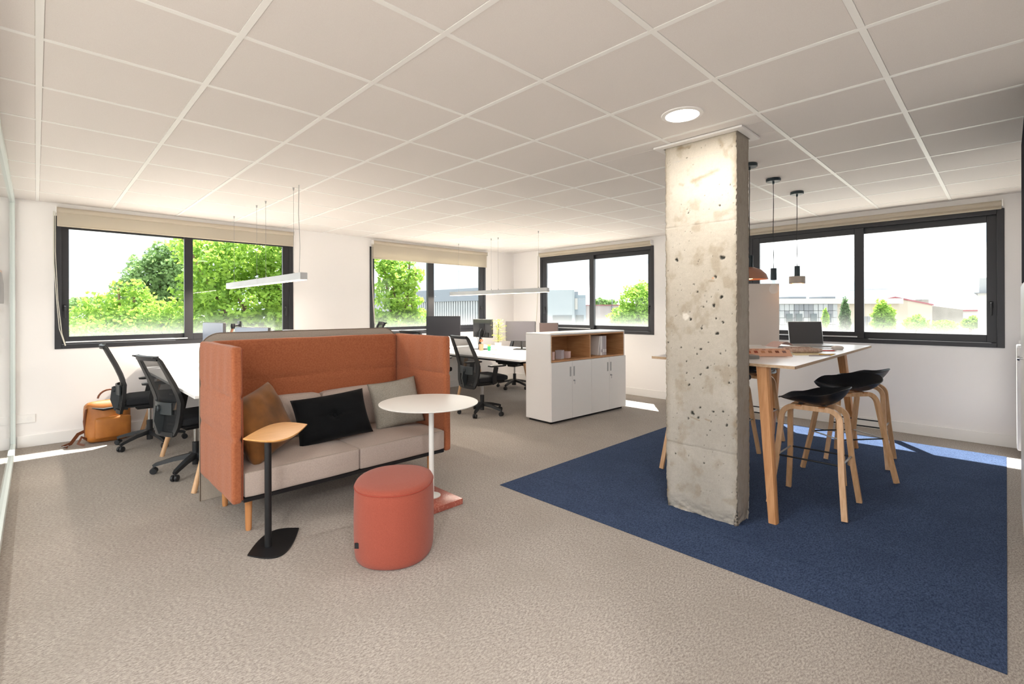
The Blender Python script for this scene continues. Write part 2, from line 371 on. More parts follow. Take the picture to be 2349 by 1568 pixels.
# left glass partition
gp = thing('glass_partition', 'full height glass partition with pale frame at the left edge of the room', 'partition', (-.17, 4.6, 0))
Y0 = 2.0-4.6; Ye = 6.93-4.6
obj('glass_panel', MB().b2((-.004, Y0, .06), (.004, Ye-.03, CE-.05)), glassp, gp, False)
alum = mat('pale_aluminium', 'D5DEDC', .35)
obj('bottom_rail', MB().b2((-.022, Y0, 0), (.022, Ye, .06), .002), alum, gp, False)
obj('top_rail', MB().b2((-.022, Y0, CE-.05), (.022, Ye, CE-.002), .002), alum, gp, False)
obj('post', MB().b2((-.022, Ye-.03, .06), (.022, Ye, CE-.05), .002), alum, gp, False)
# wall pegs seen through the glass
for i, (px, pz, lab) in enumerate(((-.34, 2.30, 'wooden wall peg highest at the left edge behind the glass'), (-.285, 2.19, 'wooden wall peg holding the long lavender scarf behind the glass'),
                     (-.265, 1.77, 'wooden wall peg holding the small black pouch behind the glass'), (-.28, 1.40, 'wooden wall peg lowest behind the glass, below the black pouch'))):
    o = obj('wall_peg', MB().lathe([(.012, 0), (.012, .03), (.026, .034), (.028, .05), (.02, .06), (.0, .062)], (0, 0, 0), 14).xf(Matrix.Rotation(PI/2, 4, 'X')), woodh)
    o.location = (px, Y1, pz); tag(o, lab, 'peg', 'wooden pegs on the wall behind the glass')
def cloth(x, z0, z1, w, m, name, lab, cat):
    R = []
    for i in range(9):
        z = z1+(z0-z1)*i/8; ww = w*(.55+.45*min(1, i/3)); t = .02+.006*math.sin(i)
        R.append([(ww/2*math.cos(a)*(1+.12*math.sin(5*a+i*.3)), t*math.sin(a), z-z0) for a in (2*PI*k/20 for k in range(20))])
    o = obj(name, MB().rings(R), m); o.location = (x, Y1-.045, z0); return tag(o, lab, cat)
cloth(-.305, 1.75, 2.2, .06, lavender, 'scarf', 'thin lavender grey scarf hanging from an upper wooden peg', 'scarf')
cloth(-.36, 1.57, 1.80, .14, leather, 'cap', 'tan brown leather pouch hanging at the left edge', 'pouch')
cloth(-.255, 1.46, 1.77, .05, blkf, 'pouch', 'small black pouch hanging from a wooden peg', 'pouch')
cloth(-.32, .98, 1.42, .07, lavender, 'cloth', 'lavender grey cloth hanging lowest behind the glass', 'cloth')

# right side: radiator and two tone cupboard
rd = thing('radiator', 'white panel radiator below the window corner at the right edge', 'radiator', (6.55, -.1, .12))
obj('panel', MB().b2((-.3, -.012, 0), (.26, .034, .92), .008), radm, rd)
obj('rear_panel', MB().b2((-.3, -.036, .02), (.26, -.018, .9), .006), radm, rd)
obj('valve', MB().tube([(.3, 0, .86), (.3, 0, .95)], .016, 12), trim_m, rd)
cp = thing('cupboard', 'shallow tall cupboard with white lower doors and dark top at the right edge', 'cupboard', (4.2, -.139, 0))
obj('body', MB().b2((-.65, 0, 0), (.65, .055, 1.55), .003), cabw, cp)
obj('door', MB().b2((-.64, .056, .05), (-.005, .07, 1.53), .002), cabw, cp); obj('door', MB().b2((.005, .056, .05), (.64, .07, 1.53), .002), cabw, cp)
obj('knob', MB().lathe([(.006, 0), (.006, .012), (.014, .014), (.012, .024)], (0, 0, 0), 12).xf(Matrix.Translation((.05, .07, 1.08)) @ Matrix.Rotation(-PI/2, 4, 'X')), chrome, cp)
obj('upper_door', MB().b2((-.65, 0, 1.552), (.65, .065, 2.5), .003), navy, cp)

# ------------------------------------------------------------------ carpet inlay
rg = thing('blue_carpet', 'navy blue carpet area inlaid under the bar table and column', 'carpet', (2.625, 0, 0))
obj('carpet_field', MB().b2((.37, 0, .0005), (3.85, 2.785, .004)), rug_m, rg, False)
obj('carpet_strip', MB().b2((0, 0, .0005), (.367, 2.785, .004)), rug_m, rg, False)

# ------------------------------------------------------------------ concrete column
PITS = [(1.586,1.723,.0143),(1.275,1.714,.0187),(1.319,1.593,.011),(1.44,1.498,.0077),(1.281,1.46,.0132),(1.331,1.406,.0132),(1.378,1.432,.0055),(1.4,1.397,.0066),(1.346,1.463,.0044),(1.487,1.313,.011),(1.317,1.321,.0066),(1.272,1.297,.0088),(1.412,1.254,.0088),(1.407,1.271,.0044),(1.291,1.321,.0044),(1.291,2.053,.0066),(1.509,2.411,.0055),(1.224,2.176,.0044),(1.51,2.06,.0044),(1.501,2.036,.0055),(1.432,1.7,.0044),(1.65,1.653,.0044),(1.461,1.549,.0044),(1.214,1.35,.0044),(1.309,1.224,.0132),(1.65,1.15,.0066),(1.555,1.119,.0066),(1.418,1.115,.0099),(1.459,1.121,.0035),(1.443,1.08,.0066),(1.367,1.164,.0044),(1.288,1.093,.0066),(1.255,1.115,.0044),(1.517,1.026,.0066),(1.374,.995,.0099),(1.42,1.042,.0035),(1.327,1.025,.0044),(1.516,.949,.0055),(1.421,.947,.0088),(1.5,.869,.0088),(1.467,.918,.0035),(1.405,.86,.0044),(1.236,.91,.0066),(1.236,1.02,.0044),(1.423,.726,.0077),(1.337,.711,.0088),(1.273,.721,.0077),(1.476,.681,.0154),(1.437,.656,.0088),(1.505,.641,.0077),(1.35,.644,.0044),(1.586,.662,.0044),(1.251,.637,.0099),(1.357,.586,.0044),(1.378,.55,.0066),(1.599,.384,.0066),(1.504,.386,.0055),(1.399,.36,.0066),(1.26,.501,.0035)]
def vnoise(a, b, seed):
    r = np.random.RandomState(seed); g = r.rand(64, 64)
    ia, ib = np.floor(a).astype(int), np.floor(b).astype(int); fa, fb = a-ia, b-ib
    fa = fa*fa*(3-2*fa); fb = fb*fb*(3-2*fb); ia %= 64; ib %= 64; ja, jb = (ia+1) % 64, (ib+1) % 64
    return (g[ia, ib]*(1-fa)+g[ja, ib]*fa)*(1-fb)+(g[ia, jb]*(1-fa)+g[ja, jb]*fa)*fb
def fbm(a, b, s): return sum(vnoise(a*2**k, b*2**k, s+k)/2**k for k in range(4))/1.875
def column():
    cx0, cx1, cy0, cy1 = 3.18, 3.385, 1.183, 1.668
    W, D = cy1-cy0, cx1-cx0; ds = .0045; ch = .006
    per = []
    def seg(p, q, nrm, n):
        for i in range(n): per.append((p[0]+(q[0]-p[0])*i/n, p[1]+(q[1]-p[1])*i/n, nrm[0], nrm[1]))
    nW, nD = int(W/ds), int(D/.006)
    seg((cx0, cy1), (cx0, cy0), (-1, 0), nW); seg((cx0, cy0), (cx1, cy0), (0, -1), nD); seg((cx1, cy0), (cx1, cy1), (1, 0), 40); seg((cx1, cy1), (cx0, cy1), (0, 1), 20)
    P = np.array(per); n = len(P); nz = int(CE/.0055); Z = np.linspace(.003, CE+.02, nz)
    px, zz = np.meshgrid(P[:, 0], Z); py, _ = np.meshgrid(P[:, 1], Z); nx, _ = np.meshgrid(P[:, 2], Z); ny, _ = np.meshgrid(P[:, 3], Z)
    front = nx < -.5
    s = np.where(np.abs(nx) > .5, py, px)
    d = (fbm(s*14+3, zz*14, 1)-.5)*.003 + (fbm(s*60, zz*60+9, 5)-.5)*.0012
    d *= 1
    # chipped arrises and crumbled foot
    ex = np.minimum(np.minimum(np.abs(py-cy0)+np.abs(px-cx0), np.abs(py-cy1)+np.abs(px-cx0)), np.abs(py-cy0)+np.abs(px-cx1))
    chip = np.clip(1-ex/.014, 0, 1)*np.clip(fbm(zz*45, s*20, 11)*2.4-.9, 0, 1)*.010
    d -= chip
    foot = np.clip(1-(zz-.0)/(.05+.10*fbm(s*9, s*0+2, 21)), 0, 1); d -= foot**1.1*(.004+.030*fbm(s*35, zz*50, 31)**1.5)
    low = np.clip(1-zz/.4, 0, 1)*np.clip(1-ex/.05, 0, 1); d -= low*.016*fbm(s*30+7, zz*30, 41)
    dark = np.zeros_like(d)  # shade inside the pits painted into the colour, along with the dark seams
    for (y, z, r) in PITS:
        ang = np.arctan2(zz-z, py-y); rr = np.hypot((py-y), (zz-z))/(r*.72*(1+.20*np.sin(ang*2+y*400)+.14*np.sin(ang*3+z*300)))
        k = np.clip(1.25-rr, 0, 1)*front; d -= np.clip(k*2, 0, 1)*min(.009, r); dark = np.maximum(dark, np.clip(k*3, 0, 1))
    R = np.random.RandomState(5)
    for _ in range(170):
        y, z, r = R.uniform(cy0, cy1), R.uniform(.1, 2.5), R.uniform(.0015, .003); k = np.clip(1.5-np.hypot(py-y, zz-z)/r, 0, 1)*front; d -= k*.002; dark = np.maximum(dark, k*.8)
    for zl, th in ((1.949, .003), (.460, .0045)):
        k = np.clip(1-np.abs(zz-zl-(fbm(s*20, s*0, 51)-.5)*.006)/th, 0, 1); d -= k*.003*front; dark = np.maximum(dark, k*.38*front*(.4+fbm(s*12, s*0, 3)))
    col = np.ones((nz, n, 4)); base = np.array([lin('BBB2A3')[i] for i in range(3)])
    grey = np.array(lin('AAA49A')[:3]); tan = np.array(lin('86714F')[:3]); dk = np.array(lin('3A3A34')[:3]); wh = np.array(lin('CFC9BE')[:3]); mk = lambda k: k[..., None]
    t = np.clip((1.6-zz)/1.0, 0, 1); c = base*(1-mk(t))+grey*mk(t)
    f1 = np.clip((fbm(s*5, zz*5+3, 61)-.42)*3.2, 0, 1); c = c*(1-mk(f1*.25))+wh*mk(f1*.25)
    f2 = np.clip((fbm(s*16+5, zz*13, 71)-.57)*6, 0, 1); c = c*(1-mk(f2*.34))+tan*mk(f2*.34)
    edge = np.clip(1-ex/.04, 0, 1)*np.clip(fbm(s*10, zz*9, 81)*2-.45, 0, 1); c = c*(1-mk(edge*.6))+tan*.8*mk(edge*.6)
    e2 = np.clip(1-ex/.012, 0, 1)*np.clip(fbm(s*10, zz*25, 83)*2-.5, 0, 1)*front; c = c*(1-mk(e2*.35))+tan*.5*mk(e2*.35)
    for (y0, z0, y1, z1, hw, a) in ((1.475, 2.245, 1.305, 2.285, .02, .6), (1.57, 2.485, 1.49, 2.48, .018, .6), (1.29, 2.48, 1.27, 2.44, .02, .5), (1.56, 2.24, 1.54, 2.23, .015, .5), (1.49, .655, 1.43, .64, .005, .7), (1.39, .655, 1.36, .65, .006, .6), (1.36, 1.57, 1.33, 1.565, .008, .6)):
        tt = np.clip(((py-y0)*(y1-y0)+(zz-z0)*(z1-z0))/((y1-y0)**2+(z1-z0)**2), 0, 1); dd = np.hypot(py-y0-tt*(y1-y0), zz-z0-tt*(z1-z0))
        k = np.clip(1.6-dd/hw-1.2*fbm(s*40, zz*40, 91), 0, 1)*front*a; c = c*(1-mk(k))+tan*mk(k)
    k = np.clip((1.45-np.hypot(py-1.523, (zz-1.333)*1.0)/.027-.9*fbm(s*60, zz*60, 95))*3, 0, 1)*front; c = c*(1-mk(k))+wh*1.12*mk(k)
    k = np.clip(1-np.hypot(py-1.335, zz-1.585)/.009, 0, 1)*front; c = c*(1-mk(k))+np.array(lin('D98A50')[:3])*mk(k)
    k = np.clip(1-np.abs(zz-2.398)/.003, 0, 1)*front*(py > 1.237)*(py < 1.608)*np.clip(fbm(s*30, s*0, 97)*2-.7, 0, 1)*.7; c = c*(1-mk(k))+np.array(lin('7080A0')[:3])*mk(k)
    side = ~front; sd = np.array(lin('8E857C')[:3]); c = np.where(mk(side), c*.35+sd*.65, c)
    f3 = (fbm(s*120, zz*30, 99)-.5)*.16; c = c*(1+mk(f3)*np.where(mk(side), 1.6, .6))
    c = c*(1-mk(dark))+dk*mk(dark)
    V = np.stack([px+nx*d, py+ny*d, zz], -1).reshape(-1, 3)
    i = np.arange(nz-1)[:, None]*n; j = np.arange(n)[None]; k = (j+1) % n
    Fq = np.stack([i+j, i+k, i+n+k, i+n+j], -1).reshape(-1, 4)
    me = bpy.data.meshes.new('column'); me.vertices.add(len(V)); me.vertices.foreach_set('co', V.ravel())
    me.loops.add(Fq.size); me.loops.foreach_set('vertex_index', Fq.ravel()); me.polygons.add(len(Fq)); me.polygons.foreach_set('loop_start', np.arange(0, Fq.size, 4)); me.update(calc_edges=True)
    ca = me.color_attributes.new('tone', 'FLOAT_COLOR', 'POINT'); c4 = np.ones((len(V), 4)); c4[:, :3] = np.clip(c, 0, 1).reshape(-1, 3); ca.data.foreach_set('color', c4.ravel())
    mt = bpy.data.materials.new('raw_concrete'); mt.use_nodes = True; nt = mt.node_tree; b = nt.nodes['Principled BSDF']; b.inputs['Roughness'].default_value = .88
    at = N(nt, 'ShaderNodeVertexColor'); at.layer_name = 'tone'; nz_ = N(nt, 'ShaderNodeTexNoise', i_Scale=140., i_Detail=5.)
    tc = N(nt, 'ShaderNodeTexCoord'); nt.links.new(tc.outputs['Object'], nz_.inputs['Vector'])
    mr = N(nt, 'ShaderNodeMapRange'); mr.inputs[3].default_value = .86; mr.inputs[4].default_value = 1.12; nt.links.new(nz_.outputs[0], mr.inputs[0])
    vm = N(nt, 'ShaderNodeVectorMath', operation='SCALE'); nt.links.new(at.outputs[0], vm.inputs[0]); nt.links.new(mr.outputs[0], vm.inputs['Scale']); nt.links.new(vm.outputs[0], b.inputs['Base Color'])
    bp = N(nt, 'ShaderNodeBump', i_Strength=.25, i_Distance=.002); nt.links.new(nz_.outputs[0], bp.inputs['Height']); nt.links.new(bp.outputs[0], b.inputs['Normal'])
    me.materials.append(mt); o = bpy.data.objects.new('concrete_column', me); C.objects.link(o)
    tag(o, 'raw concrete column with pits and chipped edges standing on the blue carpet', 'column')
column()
m = MB()
for a, b in (((3.12, 1.13), (3.172, 1.725)), ((3.394, 1.13), (3.44, 1.725)), ((3.172, 1.13), (3.394, 1.175)), ((3.172, 1.678), (3.394, 1.725))): m.b2((a[0], a[1], CE-.014), (b[0], b[1], CE-.002))
struct('trim_1', m, trim_m)
# recessed downlights: one in view, the others unseen fill lamps added to brighten the foreground
def downlight(x, y, lab, grp=None, pw=FILL):
    t = thing('downlight', lab, 'ceiling light', (x, y, CE-.001), 0, grp)
    obj('rim', MB().lathe([(.092, -.002), (.094, -.009), (.116, -.006), (.118, 0), (.092, 0)], (0, 0, 0), 40, False), trim_m, t)
    obj('diffuser', MB().lathe([(.093, -.0045), (.093, -.001)], (0, 0, 0), 40), led, t)
    ld = bpy.data.lights.new('downlight_lamp', 'AREA'); ld.shape = 'DISK'; ld.size = .18; ld.energy = pw; ld.color = (1, .97, .94)
    lo = bpy.data.objects.new('downlight_lamp', ld); C.objects.link(lo); lo.parent = t; lo.location = (0, 0, -.012)
    return t
downlight(2.71, 1.314, 'lit round recessed downlight in the ceiling tile beside the column top', None, 4.5)
for x, y, l in ((-.9, .1, 'added fill light left of the camera, out of view'), (.1, -.9, 'added fill light just behind the camera, out of view'), (-2.1, -1.1, 'added fill light far behind the camera towards the rear wall, out of view'),
                (-2.4, 3.5, 'added fill light in the room beyond the glass partition, out of view')):
    downlight(x, y, l, None, FILL*1.6)

# ------------------------------------------------------------------ sofa
def panel(w, h, t, seam_z, along='x', seed=0):
    """upholstered panel made of two padded fields with a stitched seam between; origin at lower corner centre"""
    d = (w, t, h) if along == 'x' else (t, w, h)
    m = softbox(d, .02, 40, (0, .006, 0) if along == 'x' else (.006, 0, 0), (0, 0, h/2), .0010, seed)
    ax = 1 if along == 'x' else 0; V = []
    for p in m.v:
        p = list(p); g = (math.exp(-((p[2]-seam_z-.004*math.sin(p[1-ax]*7))/.012)**2)+.8*math.exp(-((p[2]-seam_z+.27-.004*math.sin(p[1-ax]*9))/.016)**2))*.013; e = max(0, 1-abs(p[2]-seam_z)/.30); p[ax] -= math.copysign(min(g, abs(p[ax])), p[ax])
        p[ax] += .0022*math.sin(p[1-ax]*38+seed+3*p[2])*math.sin(p[2]*5+seed)**2*(1 if p[2] > seam_z else .5); V.append(tuple(p))
    m.v = V
    return m
sofa = thing('high_back_sofa', 'two seat high back sofa with orange wool panels and beige cushions', 'sofa', (.84, 3.2, 0))
SX = 1.64
obj('side_panel', panel(.80, .95, .06, .65, 'y', 1).xf(Matrix.Translation((.03, .42, .215))), orange, sofa)
obj('side_panel', panel(.80, .95, .06, .65, 'y', 4).xf(Matrix.Translation((SX-.03, .42, .215))), orange, sofa)
obj('back_panel', panel(SX-.12, .95, .06, .65, 'x', 8).xf(Matrix.Translation((SX/2, .79, .215))), orange, sofa)
obj('edge_piping', MB().tube([(.057, .020, .235), (.058, .018, .70), (.057, .020, 1.15)], .003, 8), orange2, sofa)
obj('frame', MB().b2((.065, .03, .212), (SX-.065, .055, .238), .003).b2((.065, .74, .212), (SX-.065, .765, .238), .003).b2((.065, .055, .212), (.09, .74, .238)).b2((SX-.09, .055, .212), (SX-.065, .74, .238)), blkm, sofa)
for i, (x0, x1) in enumerate(((.066, .820), (.824, SX-.066))):
    sb = softbox((x1-x0, .74, .158), .016, 11, (0, .006, .02), ((x0+x1)/2, .39, .318), .0006, 20+i)
    sc_ = obj('seat_cushion', sb, beigef, sofa)
    pipe = [(x0+.012, .024, .392), ((x0+x1)/2, .018, .398), (x1-.012, .024, .392)]
    obj('piping', MB().tube(pipe, .0022, 6), greigef, sc_)
    sb = softbox((x1-x0-.004, .13, .34), .035, 11, (.0, .022, .012), ((x0+x1)/2, .68, .55), .001, 30+i)
    sb.xf(Matrix.Translation((0, .68, .4)) @ Matrix.Rotation(-.10, 4, 'X') @ Matrix.Translation((0, -.68, -.4)))
    obj('back_cushion', sb, beigef, sofa)
for x, y in ((.12, .13), (SX-.14, .13), (.12, .66), (SX-.14, .66)):
    obj('leg', MB().lathe([(.0155, 0), (.018, .01), (.022, .212)], (x, y, 0), 20), woodh, sofa)
def pillow(name, w, h, t, m, lab, loc, rot, seed=0, btn=None):
    n = 26; V = []; Fc = []
    R = random.Random(seed); p0 = [R.uniform(0, 6) for _ in range(6)]
    for sgn in (1, -1):
        for i in range(n+1):
            for j in range(n+1):
                u, v = -1+2*i/n, -1+2*j/n
                pin = 1-.06*(1-v*v) if True else 1
                x = w/2*u*(1-.055*(1-v*v)); z = h/2*v*(1-.055*(1-u*u))
                th = t/2*((1-u**4)*(1-v**4))**.45*(1-.12*(u*u+v*v))
                th += .006*math.sin(5*u+p0[0])*math.sin(4*v+p0[1])*(1-u*u)*(1-v*v) + .004*math.sin(11*u*v+p0[2]+3*u)*(1-u**4)*(1-v**4)
                if btn and sgn < 0: r = math.hypot(u*w, v*h); th -= t*.28*math.exp(-(r/.06)**2)*1.2+.012*math.exp(-(abs(v)*h/.02)**2)*max(0, 1-abs(u)*1.6)
                V.append((x, sgn*th, z))
    k = (n+1)**2
    for s in (0, 1):
        for i in range(n):
            for j in range(n):
                a = s*k+i*(n+1)+j; q = (a, a+n+1, a+n+2, a+1); Fc.append(q if s else q[::-1])
    o = obj(name, MB().add(V, Fc), m, None, True, 60)
    bm = bmesh.new(); bm.from_mesh(o.data); bmesh.ops.remove_doubles(bm, verts=bm.verts, dist=1e-5); bm.to_mesh(o.data); bm.free()
    o.location = loc; o.rotation_euler = rot
    tag(o, lab, 'cushion')
    if btn: obj('button', MB().lathe([(.0, -.006), (.010, -.005), (.014, 0), (.010, .005), (0, .006)], (0, 0, 0), 16, False).xf(Matrix.Translation((0, -t*.24, 0)) @ Matrix.Rotation(PI/2, 4, 'X')), btn, o)
    return o
pillow('cushion', .45, .45, .19, mustard, 'mustard velvet cushion leaning in the left corner of the sofa', (1.095, 3.50, .625), (-.36, -.20, .66), 3)
bp_ = pillow('cushion', .56, .36, .17, blackv, 'black velvet cushion with centre button in the middle of the sofa', (1.62, 3.565, .575), (-.45, -.06, -.06), 5, blackv)
obj('label_tab', MB().b2((.245, -.004, -.06), (.258, .004, -.035)), blk, bp_)
pillow('cushion', .42, .40, .14, greyw, 'grey melange cushion leaning in the right corner of the sofa', (2.19, 3.60, .60), (-.38, -.10, -.22), 9)
# felt screen behind the sofa
sc = MB(); w_, h_, r_ = 1.62, 1.215, .13
poly = [(0, 0), (w_, 0)]+arc((w_-r_, h_-r_), r_, 0, PI/2, 8, lambda a, b: (a, b))+arc((r_, h_-r_), r_, PI/2, PI, 8, lambda a, b: (a, b))
sc.prism(poly, -.012, .012)
fs = thing('felt_screen', 'greige felt screen with rounded top corners standing behind the orange sofa', 'screen', (.852, 4.085, .002))
MX = Matrix.Rotation(PI/2, 4, 'X')
obj('felt_panel', sc.xf(MX), greigef, fs, True, 50)
pl = [(x, -.0135, z) for x, z in poly[1:]]+[(0, -.0135, 0)]
obj('piping', MB().tube(pl, .004, 6), mat('felt_piping', '7C6E60', .9), fs)
for x in (.3, 1.3): obj('foot', MB().b2((x-.03, -.0, 0), (x+.03, .09, .012), .003), blkm, fs)

# ------------------------------------------------------------------ small tables and pouf
def bez(pts, n=10):
    """closed outline through cubic bezier segments [(p0,c1,c2,p1),...]"""
    out = []
    for p0, c1, c2, p1 in pts:
        for i in range(n):
            t = i/n; out.append(tuple((1-t)**3*p0[k]+3*(1-t)**2*t*c1[k]+3*(1-t)*t*t*c2[k]+t**3*p1[k] for k in (0, 1)))
    return out
def leaf(A, U, Bp, L):
    def c(p, v, q): return (p, (p[0]+(v[0]-p[0])*.80, p[1]+(v[1]-p[1])*.80), (q[0]+(v[0]-q[0])*.80, q[1]+(v[1]-q[1])*.80), q)
    return bez([c(A, U, Bp), c(Bp, L, A)], 28)
lt = thing('side_table', 'small oak leaf shaped side table on a black pole and base', 'side table', (.97, 3.0, 0))
obj('base', MB().prism(leaf((-.118, -.022), (.075, .275), (.222, .118), (.005, -.29)), .001, .009), blkm, lt, True, 40)
obj('pole', MB().lathe([(.019, .009), (.019, .64)], (0, 0, 0), 24), blkm, lt)
tp = MB(); Mt = Matrix.Translation((.08, .09, 0))
o1 = leaf((-.2, -.045), (.11, .36), (.205, .05), (-.07, -.37))
tp.rings([[Mt @ Vector((x*k, y*k, z)) for x, y in o1] for k, z in ((.93, .634), (1, .644), (1, .650))])
obj('table_top', tp, oaktop, lt, True, 40)
wt = thing('round_table', 'white round pedestal table on a terracotta stone base beside the pouf', 'side table', (2.03, 2.895, 0))
obj('base', MB().b2((-.25, -.197, .0), (.152, .21, .042), .005, 2), terraz, wt)
obj('flange', MB().lathe([(.065, .042), (.065, .047), (.02, .049)], (0.02, 0, 0), 32), metw, wt)
obj('pole', MB().lathe([(.0185, .045), (.0185, .712)], (0.02, 0, 0), 24), metw, wt)
obj('table_top', MB().lathe([(.0, .711), (.345, .711), (.353, .716), (.353, .719), (.345, .721), (0, .721)], (0, 0, 0), 72, False), metw, wt, True, 30)
pf = thing('pouf', 'oval terracotta wool pouf in front of the white round table', 'pouf', (1.488, 2.465, 0), .80)
a_, b_ = .252, .220
def ov(k, z): return [((a_*k)*math.copysign(abs(math.cos(t))**.9, math.cos(t)), (b_*k)*math.copysign(abs(math.sin(t))**.9, math.sin(t)), z) for t in (2*PI*i/64 for i in range(64))]
obj('body', MB().rings([ov(.93, .002), ov(.965, .012), ov(.985, .04), ov(1.0, .12), ov(1.003, .22), ov(.995, .33), ov(.985, .385), ov(.975, .398)]), poufm, pf, True, 60)
obj('top', MB().rings([ov(.973, .394), ov(.985, .402), ov(.96, .413), ov(.85, .420), ov(.5, .426), ov(.1, .427)]), poufm, pf, True, 60)
obj('piping', MB().tube([Vector(p) for p in ov(.985, .3965)]+[Vector(ov(.985, .3965)[0])], .003, 6), mat('pouf_piping', '9A4030', .9), pf)
obj('label_tab', MB().b2((-.197, .150, .10), (-.188, .172, .128)), blk, pf)

# ------------------------------------------------------------------ cabinet
cb = thing('storage_cabinet', 'white low cabinet with oak open shelves above four doors', 'cabinet', (4.43, 3.81, 0), -.045)
CW, CD, CH = 1.52, .425, 1.095
m = MB(); m.b2((.0, 0, .03), (.018, CD, CH-.02), .004); m.b2((CW-.018, 0, .03), (CW, CD, CH-.02), .004); m.b2((0, 0, CH-.022), (CW, CD, CH), .008, 2)
m.b2((.018, CD-.018, .03), (CW-.018, CD, CH-.02)); m.b2((.018, .02, .03), (CW-.018, CD-.018, .05)); m.b2((CW/2-.009, .02, .05), (CW/2+.009, CD-.02, .745))
obj('body', m, cabw, cb)
obj('plinth', MB().b2((.03, .03, 0), (CW-.03, CD-.03, .03)), blkm, cb)
m = MB(); m.b2((.019, .004, .745), (CW-.019, CD-.02, .763)); m.b2((.019, .004, CH-.037), (CW-.019, CD-.02, CH-.023)); m.b2((.019, .004, .763), (.033, CD-.02, CH-.037)); m.b2((CW-.033, .004, .763), (CW-.019, CD-.02, CH-.037)); m.b2((CW/2-.009, .004, .763), (CW/2+.009, CD-.02, CH-.037)); m.b2((.033, CD-.032, .763), (CW/2-.009, CD-.02, CH-.037)); m.b2((CW/2+.009, CD-.032, .763), (CW-.033, CD-.02, CH-.037))
obj('shelf_niche', m, oak, cb)
dw = CW/4
for i in range(4):
    d = obj('door', MB().b2((dw*i+.0015, -.018, .034), (dw*(i+1)-.0015, .0, .742), .0015), cabw, cb)
    hx = dw*(i+1)-.034 if i % 2 == 0 else dw*i+.034
    obj('handle', MB().b2((hx-.013, -.0195, .555), (hx+.013, -.0165, .675), .001).b2((hx-.009, -.022, .562), (hx+.002, -.019, .668), .001), steel, d)
    if i % 2: obj('lock', MB().lathe([(.011, 0), (.011, .005), (.008, .006)], (0, 0, 0), 14).xf(Matrix.Translation((hx-.002, -.018, .50)) @ Matrix.Rotation(PI/2, 4, 'X')).b2((hx-.006, -.04, .494), (hx+.003, -.024, .506)).b2((hx-.004, -.036, .455), (hx-.001, -.030, .495)), chrome, d)
def on_cab(x, y, z=.7635):
    c, s = math.cos(-.045), math.sin(-.045); return (4.43+x*c-y*s, 3.81+x*s+y*c, z)
for i, (x, y, s, h, m_, lab) in enumerate(((.13, .11, .07, .10, paperp, 'small pink box at the left end of the cabinet shelf'), (.31, .13, .085, .11, paperg, 'lilac grey box between two pink boxes on the cabinet shelf'), (.47, .15, .075, .085, paperp, 'smallest pink box right of the lilac box on the shelf'))):
    t = thing('gift_box', lab, 'box', on_cab(x, y), .3, 'small boxes on the cabinet shelf')
    obj('box_body', MB().box((0, 0, h/2-.006), (s, s, h-.012), .002), m_, t); obj('lid', MB().box((0, 0, h-.009), (s+.003, s+.003, .018), .002), m_, t)
t = thing('cup', 'small white cup on the right shelf of the cabinet', 'cup', on_cab(.84, .11)); obj('cup_body', MB().lathe([(.018, 0), (.026, .004), (.031, .07), (.028, .07), (.023, .008), (0, .006)], (0, 0, 0), 20, False), potw, t)
for i, (x, th, h, lean, lab) in enumerate(((1.012, .012, .262, .16, 'thin white book leaning at the left of the shelf row'), (1.085, .045, .262, .0, 'thick white binder next to the leaning book'), (1.135, .04, .262, 0, 'pale binder in the middle of the shelf row'), (1.178, .035, .262, 0, 'pale grey binder at the right end of the shelf row'))):
    t = thing('binder', lab, 'book', on_cab(x, .17, .7635+(.004 if lean else 0)), -.045, 'white books on the right cabinet shelf')
    b = obj('cover', MB().box((0, 0, h/2), (th, .2, h), .002), paperw if i < 2 else paperg, t); b.rotation_euler = (0, lean, 0)
    if i: s_ = obj('spine_label', MB().b2((-th*.3, -.102, .04), (th*.3, -.1, .08)), paperw if i > 1 else paperg, t)
t = thing('sketch_card', 'pinkish card with black flower drawing at the back of the right shelf', 'card', on_cab(.93, .385), -.045)
obj('card', MB().b2((-.09, -.003, 0), (.1, .003, .25)), oak, t)
dm = MB()
for i in range(7):
    a = i*.9; cx, cz = -.02+.045*math.cos(a), .14+.045*math.sin(a)
    dm.tube([(cx+.018*math.cos(k*PI/4), -.005, cz+.024*math.sin(k*PI/4)) for k in range(9)], .0022, 5)
dm.tube([(-.02, -.005, .1), (-.01, -.005, .02)], .002, 5); obj('flower_drawing', dm, blk, t)

